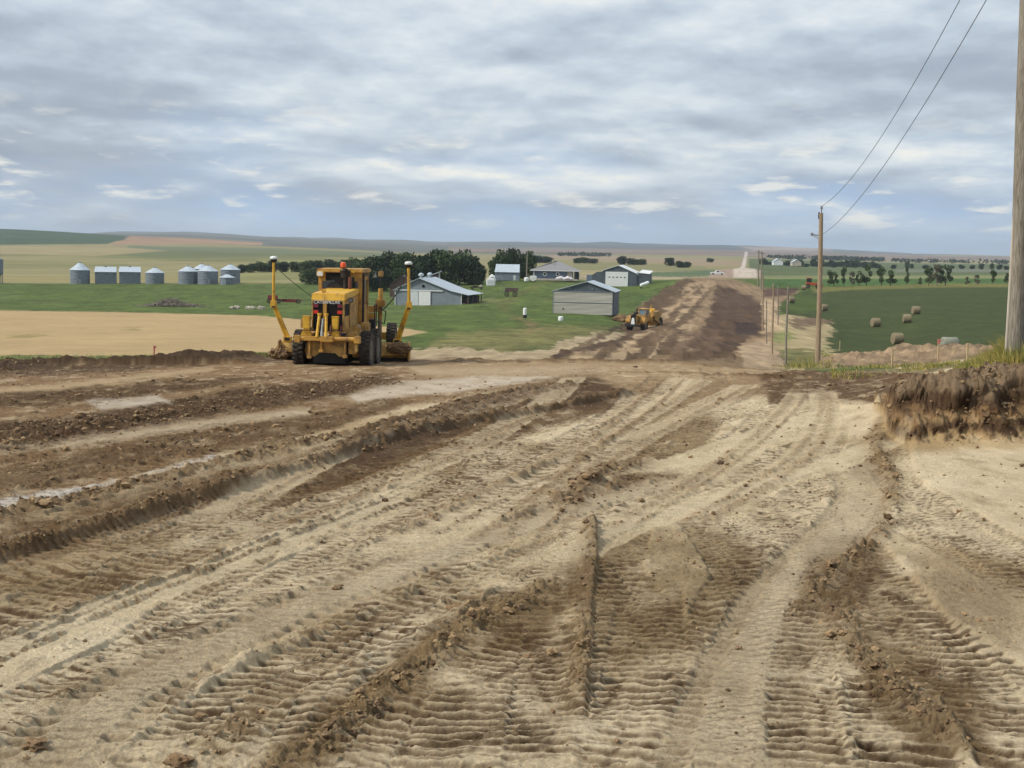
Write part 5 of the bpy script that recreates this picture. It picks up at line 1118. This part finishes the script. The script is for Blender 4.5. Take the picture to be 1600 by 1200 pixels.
for k in range(7): c = MB(); c.cyl((.12-.004*k,-.17+.004*k,1.6+k*.75),(.14,-.23,1.6+k*.75),.012,n=6); c.build('bolt', BLK, P1)
f2 = gx(1277.5, 86.0); f2.z = HD(f2.x, f2.y)-.15
t2 = at(1283.5, 333, 86.0)
P2 = pole('utility_pole', f2, t2, .17, .12, 'tall brown wooden power pole between the dirt road and the crop field', 'power line poles', WOOD, 2)
L2 = t2-f2
c = MB(); c.cyl(L2, L2+Vector((0,0,.35)), .035, n=8); c.rev([(.05,0),(.09,.04),(.05,.09),(.08,.13),(.03,.18)], 12, c=L2+Vector((0,0,.25))); c.build('insulator', STL, P2, smooth=True)
a_ = L2*.855; c = MB(); c.cyl(a_, a_+Vector((-.55,0,.06)), .03, n=8); c.cyl(a_+Vector((0,0,-.25)), a_+Vector((-.45,0,0)), .02, n=6); c.cyl(a_+Vector((-.55,0,-.02)), a_+Vector((-.55,0,.16)), .07, n=10); c.build('bracket', STL, P2)
c = MB(); c.cyl(L2+Vector((-.14,0,-.35)), L2+Vector((-.14,0,.05)), .05, n=8); c.build('fuse_holder', BLK, P2)
def wire(a, b, sag, lab, r=.012):
    c = MB(); pts = []
    for k in range(33):
        t = k/32; p = Vector(a).lerp(Vector(b), t); p.z -= 4*sag*t*(1-t); pts.append(p)
    c.tube(pts, r, 6); tag(c.build('power_wire', WIRE), lab, 'power line', 'power wires')
wire(t2+Vector((0,0,.42)), t1+Vector((0,0,.1)), 1.25, 'upper power wire leaving the very top of the brown pole', .012)
wire(f2+L2*.865+Vector((.12,0,0)), f1+(t1-f1)*.885, 1.0, 'lower power wire leaving the brown pole below its top', .012)
for (x_, Y_p, yt, lab) in [(1184.5,400,391,'distant thin power pole, left of a pair behind the embankment'), (1189.5,380,393,'distant thin power pole, right of a pair behind the embankment')]:
    f = gx(x_, Y_p); t = at(x_+1, yt, Y_p); b = pole('utility_pole', f, t, .22, .17, lab, 'power line poles', WOODG, int(x_)); c = MB(); c.box(t-f-Vector((0,0,.5)), (1.6,.14,.14)); c.build('crossarm', WOODG, b)
f = gx(823, 432); t = at(824, 394, 432); b = pole('yard_pole', f, t, .2, .15, 'grey yard pole standing beside the small tin shed', None, WOODG, 9, 'pole'); c = MB(); c.box(t-f, (.5,.4,.25)); c.build('yard_lamp', STL, b)
thin = [(1227.5,1231.5,447,92,.075,'nearest and tallest of the slim grey posts left of the brown pole',WOODG), (1206.5,1208.5,443,120,.085,'slim tan post, second nearest in the leaning row',WOOD), (1198,1197.5,470,150,.07,'short slim post low in the cutting, left of the tan post',WOODG),
        (1191.5,1192.5,431,190,.12,'slim post standing highest against the pale cutting',WOOD), (1215.5,1216,446,210,.09,'thin far post in the gap between the two nearer slim posts',WOODG)]
for (xb, xt, yt, Y_p, r, lab, m_) in thin:
    f = gx(xb, Y_p); f.z -= .15; t = at(xt, yt, Y_p); b = pole('timber_post', f, t, r, r*.8, lab, 'slim posts along the new road', m_, xb.__hash__() % 99, 'post')
    c = MB(); c.cyl(t-f-Vector((0,0,.3)), t-f-Vector((0,0,.25)), r*1.15, n=10); c.build('band', STL, b)
def stake(xb, yt, yb, Y_s, lab, top=None, w_=.05, nm='survey_stake', mm=None):
    a = at(xb, yb, Y_s); t = at(xb+.6, yt, Y_s); hh = t.z-a.z
    b = empty(nm, a, .3, lab, 'stake', 'survey stakes'); c = MB(); c.box((0,0,hh/2-.1), (w_, .025, hh+.2)); c.build('lath', mm or WOODL, b, bevel=.003)
    if top: c = MB(); c.box((0,0,hh-.10), (w_+.012, .035, .2)); c.box((w_*.8,0,hh-.06), (.08, .012, .07)); c.build('flagging', top, b)
PK = mat('pink_ribbon', (216,124,108), None, rough=.6)
stake(1394, 545, 571, 56, 'bare pale wooden stake in the grass strip, left of the other two on the right', w_=.07)
stake(1466, 530, 556, 60, 'wooden stake with a pink top beside the slumped grey bale', PK, w_=.08)
stake(1511, 537, 568, 46, 'bare pale wooden stake nearest to the thick power pole', w_=.07)
stake(1312, 532, 545, 120, 'small stake at the lower left corner of the crop field', w_=.1)
stake(241, 540, 562, 55, 'pink-flagged stake at the edge of the wheat', PK, w_=.05, mm=PK)
# ------------------------------------------------------------------ trees
def leafcloud(mb, lobes, n, size, seed):
    rs = np.random.default_rng(seed); vs = []; w_ = np.array([l[3]*l[4] for l in lobes]); w_ = w_/w_.sum()
    ks = rs.choice(len(lobes), n, p=w_)
    for k in ks:
        x, y, z, r, h = lobes[k]; d = rs.normal(size=3); d /= np.linalg.norm(d); q = rs.random()**.33
        if rs.random() < .72: q = .72+.34*rs.random()
        c = np.array([x+d[0]*r*q, y+d[1]*r*q, z+d[2]*h*q]); s = size*rs.uniform(.5, 1.35)
        a = rs.normal(size=3); a /= np.linalg.norm(a); b = np.cross(a, rs.normal(size=3)); b /= np.linalg.norm(b)
        a, b = a*s, b*s*.7; i = len(mb.v)
        mb.v += [tuple(c-a*.5-b*.5), tuple(c+a*.4-b*.5), tuple(c+a*.6+b*.4), tuple(c-a*.3+b*.6)]; mb.f.append((i, i+1, i+2, i+3)); mb.mi.append(0)
def tree(lab, seed, hgt, wid, leaf, bark, n, size, trunk=.25, open_=0, nm='tree', grp=None, cat='tree'):
    rs = random.Random(seed); b = empty(nm, (0,0,0), 0, lab, cat, grp)
    tb = MB(); th = hgt*trunk; top = Vector((rs.uniform(-.3,.3), 0, hgt*.55)); tb.cyl((0,0,-.3), (top.x*.4,0,th), hgt*.03, hgt*.022, n=8); tb.cyl((top.x*.4,0,th), top, hgt*.022, hgt*.01, n=7)
    lobes = []; nl = 7 if open_ else 12
    for k in range(nl):
        a = rs.uniform(0, 6.28); rr = wid*.5*rs.uniform(.25, .68); z = hgt*rs.uniform(trunk+(.12 if open_ else .1), .86); r = wid*rs.uniform(.15, .27)*(.8 if open_ else 1.12)
        x, y = rr*math.cos(a), rr*math.sin(a); tb.cyl((top.x*.3, 0, th*.9+rs.random()*hgt*.1), (x, y, z), hgt*.013, hgt*.004, n=5)
        lobes.append((x, y, z, r, r*rs.uniform(.7, 1.0)*(hgt/wid)**.3))
        for q in range(3): a2 = rs.uniform(0, 6.28); tb.cyl((x*.7, y*.7, z*.85), (x+r*math.cos(a2), y+r*math.sin(a2), z+r*rs.uniform(-.2,.8)), hgt*.006, hgt*.002, n=4)
    lobes.append((0, 0, hgt*.86, wid*.2, hgt*.14))
    if not open_: lobes.append((0, 0, hgt*.38, wid*.42, hgt*.36))
    cr = MB(); leafcloud(cr, lobes, n, size, seed); cr.build('crown', leaf, b); tb.build('trunk', bark, b); return b
far = 5000
dense = [tree('x', 100+i, 10, 9.5, LF[0] if i % 3 else LF[1], BARK, 2600, .62, trunk=.06) for i in range(4)]
open_t = [tree('x', 140+i, 7, 5.4, LF[2] if i != 2 else LF[3], BARKG if i == 2 else BARK, 760, .42, trunk=.12, open_=1) for i in range(4)]
used = set()
def plant(protos, i, px_, Y, hpx, wpx, lab, grp, cat='tree'):
    pr = protos[i % len(protos)]
    base_h, base_w = (10, 9.5) if protos is dense else (7, 5.4)
    sz = hpx*Y/F/base_h; sx = wpx*Y/F/base_w; p = gx(px_, Y); p.z -= .2
    if pr.name in used: o = copy_tree(pr)
    else: o = pr; used.add(pr.name)
    o.location = p; o.scale = (sx, sx, sz); o.rotation_euler[2] = (i*2.399) % 6.28; tag(o, lab, cat, grp); return o
def posword(k, n, what):
    return ['first','second','third','fourth','fifth','sixth','seventh','eighth','ninth','tenth','eleventh','twelfth','thirteenth','fourteenth','fifteenth','sixteenth','seventeenth','eighteenth','nineteenth','twentieth'][k]+' from the left'+what
row = [(570,430,46,34),(590,425,50,38),(608,430,56,42),(626,424,54,40),(645,432,52,44),(662,424,50,40),(680,428,58,44),(700,424,56,44),(718,430,54,42),(735,424,46,38),(747,422,36,26)]
for k, (x_, Y, h_, w_) in enumerate(row): plant(dense, k, x_, Y, h_, w_, 'dark tree in the thick shelterbelt behind the barn, '+posword(k, 11, ''), 'shelterbelt trees behind the barn')
row = [(582,395,34,30),(600,402,38,32),(620,402,36,30),(556,400,34,30)]
for k, (x_, Y, h_, w_) in enumerate(row): plant(dense, k+1, x_, Y, h_, w_, 'lower front tree of the shelterbelt, '+['close behind the grader mast','beside the barn','at the corner of the barn roof','just right of the grader cab'][k], 'shelterbelt trees behind the barn')
row = [(378,620,14,18),(392,620,15,20),(408,620,17,20),(425,620,18,24),(443,620,17,22),(462,620,17,22),(478,616,19,24),(496,610,20,26),(516,606,22,28),(536,600,22,26),(556,590,26,28)]
for k, (x_, Y, h_, w_) in enumerate(row): plant(dense, k+2, x_, Y, h_, w_, 'low dark tree in the far belt behind the grader, '+posword(k, 11, ''), 'far belt of trees behind the grader')
for k, (x_, Y, h_, w_, lab) in enumerate([(484,455,26,34,'rounded dark bush standing alone on the grass left of the grader cab'), (502,450,26,30,'dark bush half hidden behind the grader cab'), (300,640,12,16,'small dark tree peeping over the grain bins')]): plant(dense, k, x_, Y, h_, w_, lab, 'lone bushes', 'bush')
for k, (x_, Y, h_, w_) in enumerate([(772,462,36,22),(786,462,46,26),(800,466,48,28),(816,462,40,22),(829,460,44,22)]): plant(dense, k+3, x_, Y, h_, w_, 'dark tree around the tin shed, '+posword(k, 5, ' of its clump'), 'trees around the tin shed')
clumps = [(840,1150,12,22),(853,1150,11,22),(902,1150,9,16),(914,1150,10,18),(928,1150,8,16),(972,1080,14,18),(988,1080,11,22),(1001,1080,10,18),(1046,1060,13,20),(1062,950,11,16),(1072,950,10,16),(1110,1500,7,12)]
for k, (x_, Y, h_, w_) in enumerate(clumps): plant(dense, k+1, x_, Y, h_, w_, 'small far clump tree beyond the house and garage, '+posword(k, 12, ''), 'far clumps beyond the buildings', 'tree')
row = [(1295,470,26,17,0),(1303,468,24,16,1),(1319,470,32,14,0),(1331,470,24,13,2),(1342,470,25,14,1),(1354,470,33,17,3),(1377,466,32,19,0),(1391,466,26,22,1),(1416,470,30,12,3),(1438,470,14,9,1),(1451,468,32,20,0),(1463,466,34,24,2),(1477,466,34,24,1),(1511,470,14,10,2),(1526,470,17,12,2),(1550,475,24,15,0),(1573,478,18,12,1)]
for k, (x_, Y, h_, w_, v_) in enumerate(row):
    plant(open_t, v_, x_, Y, h_, w_, 'thin roadside tree along the far edge of the crop field, '+posword(k, 17, ''), 'thin trees beyond the crop field').rotation_euler[2] = k*1.7
rs = random.Random(12); xs = sorted(rs.uniform(1186, 1600) for _ in range(50))
for k in range(44):
    x_ = 1192+k*6.2+rs.uniform(-3, 3) if k < 30 else 1400+(k-30)*14.5+rs.uniform(-5, 5); Y = 1300+rs.uniform(-40, 60)
    o = plant(dense, k, x_, Y, rs.uniform(5.5, 13) if k < 30 else rs.uniform(5, 12), rs.uniform(8, 15) if k < 30 else rs.uniform(7, 11), 'dark tree in the distant tree line across the green flats on the right', 'distant tree line')
# hedge line farther out: one mass
hm = MB(); 
for a, b_, Y, n in ((1268, 1378, 2700, 150), (1200, 1262, 2700, 40), (1395, 1600, 2500, 50), (870, 950, 2600, 50)):
    rs2 = np.random.default_rng(int(a))
    for k in range(n):
        q = gx(a+(b_-a)*rs2.random(), Y+rs2.uniform(-60, 60)); leafcloud(hm, [(q.x, q.y, q.z+3.2, rs2.uniform(4, 9), rs2.uniform(2.0, 4.5))], 14, 3.2, k)
tag(hm.build('distant_woodland', LF[0]), 'thin dark line of far woodland below the horizon', 'woodland', kind='stuff')

# ------------------------------------------------------------------ grass blades, clods
def blades(name, lab, spots, m_, seed):
    rs = np.random.default_rng(seed); V = []; Fc = []; MI = []
    for (X, Y, z, hgt, wd) in spots:
        a = rs.uniform(0, 6.28); dx, dy = math.cos(a)*wd, math.sin(a)*wd; lx, ly = rs.normal(0, .28, 2)*hgt; i = len(V)
        V += [(X-dx, Y-dy, z-.03), (X+dx, Y+dy, z-.03), (X+lx*.45+dx*.7, Y+ly*.45+dy*.7, z+hgt*.62), (X+lx*.45-dx*.7, Y+ly*.45-dy*.7, z+hgt*.62), (X+lx*1.3, Y+ly*1.3, z+hgt)]
        Fc += [(i, i+1, i+2, i+3), (i+3, i+2, i+4)]; k = int(rs.integers(0, len(m_))) if rs.random() < .6 else (0 if math.sin(X*3.1)*math.cos(Y*1.3) > 0 else len(m_)-1); MI += [k, k]
    me = bpy.data.meshes.new(name); me.from_pydata(V, [], Fc)
    for q in m_: me.materials.append(q)
    me.polygons.foreach_set('material_index', MI); o = bpy.data.objects.new(name, me); COL.objects.link(o); return tag(o, lab, 'grass', kind='stuff')
GB = [mat('grass_green', (90,102,46), None, rough=.8), mat('grass_yellow', (158,150,74), None, rough=.8), mat('grass_straw', (182,160,96), None, rough=.8), mat('grass_ochre', (140,126,56), None, rough=.8)]
rs = np.random.default_rng(21); sp_ = []
while len(sp_) < 26000:
    Y = rs.uniform(29.5, 37); x_ = rs.uniform(1490, 1760); 
    lim = 1640-(1640-1490)*min(1, (Y-29.5)/3.2)
    if x_ < lim+rs.normal(0, 10): continue
    X = u_of(x_, 560)*Y; dens = .55+.45*math.sin(X*2.3+Y)*math.cos(Y*1.7); 
    if rs.random() > dens: continue
    sp_.append((X, Y, HD(X, Y), rs.uniform(.15, .45)*(.5+.5*min(1, (x_-lim)/60))*(1.0+.5*(x_ > 1560)), rs.uniform(.004, .009)))
blades('tall_grass', 'tall yellow-green grass on the bank around the thick power pole', sp_, GB, 1)
sp_ = []
while len(sp_) < 3800:
    x_ = rs.uniform(1205, 1500); Y = rs.uniform(46, 60) if x_ > 1300 else rs.uniform(60, 98)
    X = u_of(x_, 570)*Y; dens = math.sin(X*1.3)*.5+.2+.4*math.sin(Y*.9+X*.4)
    if rs.random() > dens: continue
    sp_.append((X, Y, HD(X, Y), rs.uniform(.04, .17)*(2.0 if abs(x_-1270) < 35 else 1), rs.uniform(.007, .014)))
blades('verge_grass', 'low patchy grass strip between the dirt and the spoil bank on the right', sp_, GB, 2)
sp_ = []
while len(sp_) < 5000:
    x_ = rs.uniform(-60, 440); Y = rs.uniform(55, 66); X = u_of(x_, 560)*Y
    if rs.random() > .03+.97*(x_ > 335): continue
    sp_.append((X, Y, float(H(X, Y)), rs.uniform(.10, .3), rs.uniform(.008, .014)))
blades('field_edge_grass', 'green weeds between the dark soil berm and the wheat', sp_, GB[:2], 3)
# crumbs and clods lying on the worked soil
protoL = [lump_mesh((0,0,0), (1, .8, .62), 900+k, n=1, amp=.6) for k in range(6)]
protoH = [lump_mesh((0,0,0), (1, .8, .62), 940+k, n=2, amp=.6) for k in range(6)]
CL = clod.reshape(nr, ncol); cV = []; cF = []; cM = []; nV = 0; tries = 0
while len(cM) < 15000 and tries < 500000:
    tries += 1; t = rs.random()
    Y = 7.5*math.exp(t*1.9); u = rs.uniform(-.42, .42); X = u*Y
    i = min(int(np.searchsorted(Yr, Y)), nr-1); j = min(int(np.searchsorted(U, u)), ncol-1); d_ = CL[i, j]
    if rs.random() > max(d_**1.6, .012): continue
    s = min(.06, .008*math.exp(rs.normal(0, .55))*(1+d_*.8))*(1 if Y < 18 else 1.5); pv, pf = (protoH if s > .03 and Y < 20 else protoL)[int(rs.integers(0, 6))]
    a = rs.uniform(0, 6.28); ca_, sa_ = math.cos(a)*s, math.sin(a)*s; A = np.array(pv)
    z = ZS[i, j]+s*.25
    cV.append(np.stack([A[:, 0]*ca_-A[:, 1]*sa_+X, A[:, 0]*sa_+A[:, 1]*ca_+Y, A[:, 2]*s+z], 1)); cF += [tuple(nV+q for q in f) for f in pf]; nV += len(A); cM.append(1)
cV = np.concatenate(cV); me = bpy.data.meshes.new('soil_clods'); me.from_pydata(cV.tolist(), [], cF); me.materials.append(mat('clod_soil', (150,124,90), (92,70,48), 1.5, .95, bump=.6, bscale=40, contrast=(.4,.6)))
o = bpy.data.objects.new('soil_clods', me); COL.objects.link(o); tag(o, 'loose brown soil clods and crumbs strewn over the churned ground', 'soil', kind='stuff')
for (x_, y_, s, lab) in ((57,1160,.06,'fist-sized dark clod alone near the lower left corner'), (282,1182,.065,'large dark clod at the bottom of the picture, right of the corner one'), (830,1016,.055,'small round dark clod left of the sharp rut edge'), (712,945,.08,'flat brown clod on the crumbly ridge left of the rut')):
    d = ray(x_, y_); u = float(d[0]/d[1]); tt = float(d[2]/d[1]); col = base_t(np.full(len(LY), u), LY); k = [q for q in range(len(LY)-1) if col[q] < tt <= col[q+1] and LY[q] > 1.2][0]; Y = math.exp(LY[k])
    c = MB(); c.add(*lump_mesh((0,0,0), (s*1.25, s, s*.7), int(x_), n=3, amp=.6)); o = tag(c.build('dirt_clod', SOIL), lab, 'dirt clod', 'single clods'); o.location = (u*Y, Y, HD(u*Y, Y)+s*.25)

# ------------------------------------------------------------------ the air
if True:
    hz = MB(); hz.box((0, 6900, 20), (15000, 14800, 160)); o = hz.build('haze', mat('air', (200,210,220)))
    m = bpy.data.materials.new('hazy_air'); nt, N, L = nodes(m); N.remove(N['Principled BSDF']); v = N.new('ShaderNodeVolumePrincipled'); v.inputs['Density'].default_value = 8e-5; v.inputs['Color'].default_value = (.78, .86, .96, 1); v.inputs['Anisotropy'].default_value = .3
    L.new(v.outputs[0], N['Material Output'].inputs['Volume']); o.data.materials.clear(); o.data.materials.append(m); o['kind'] = 'stuff'; o['label'] = 'pale blue haze over the far fields'
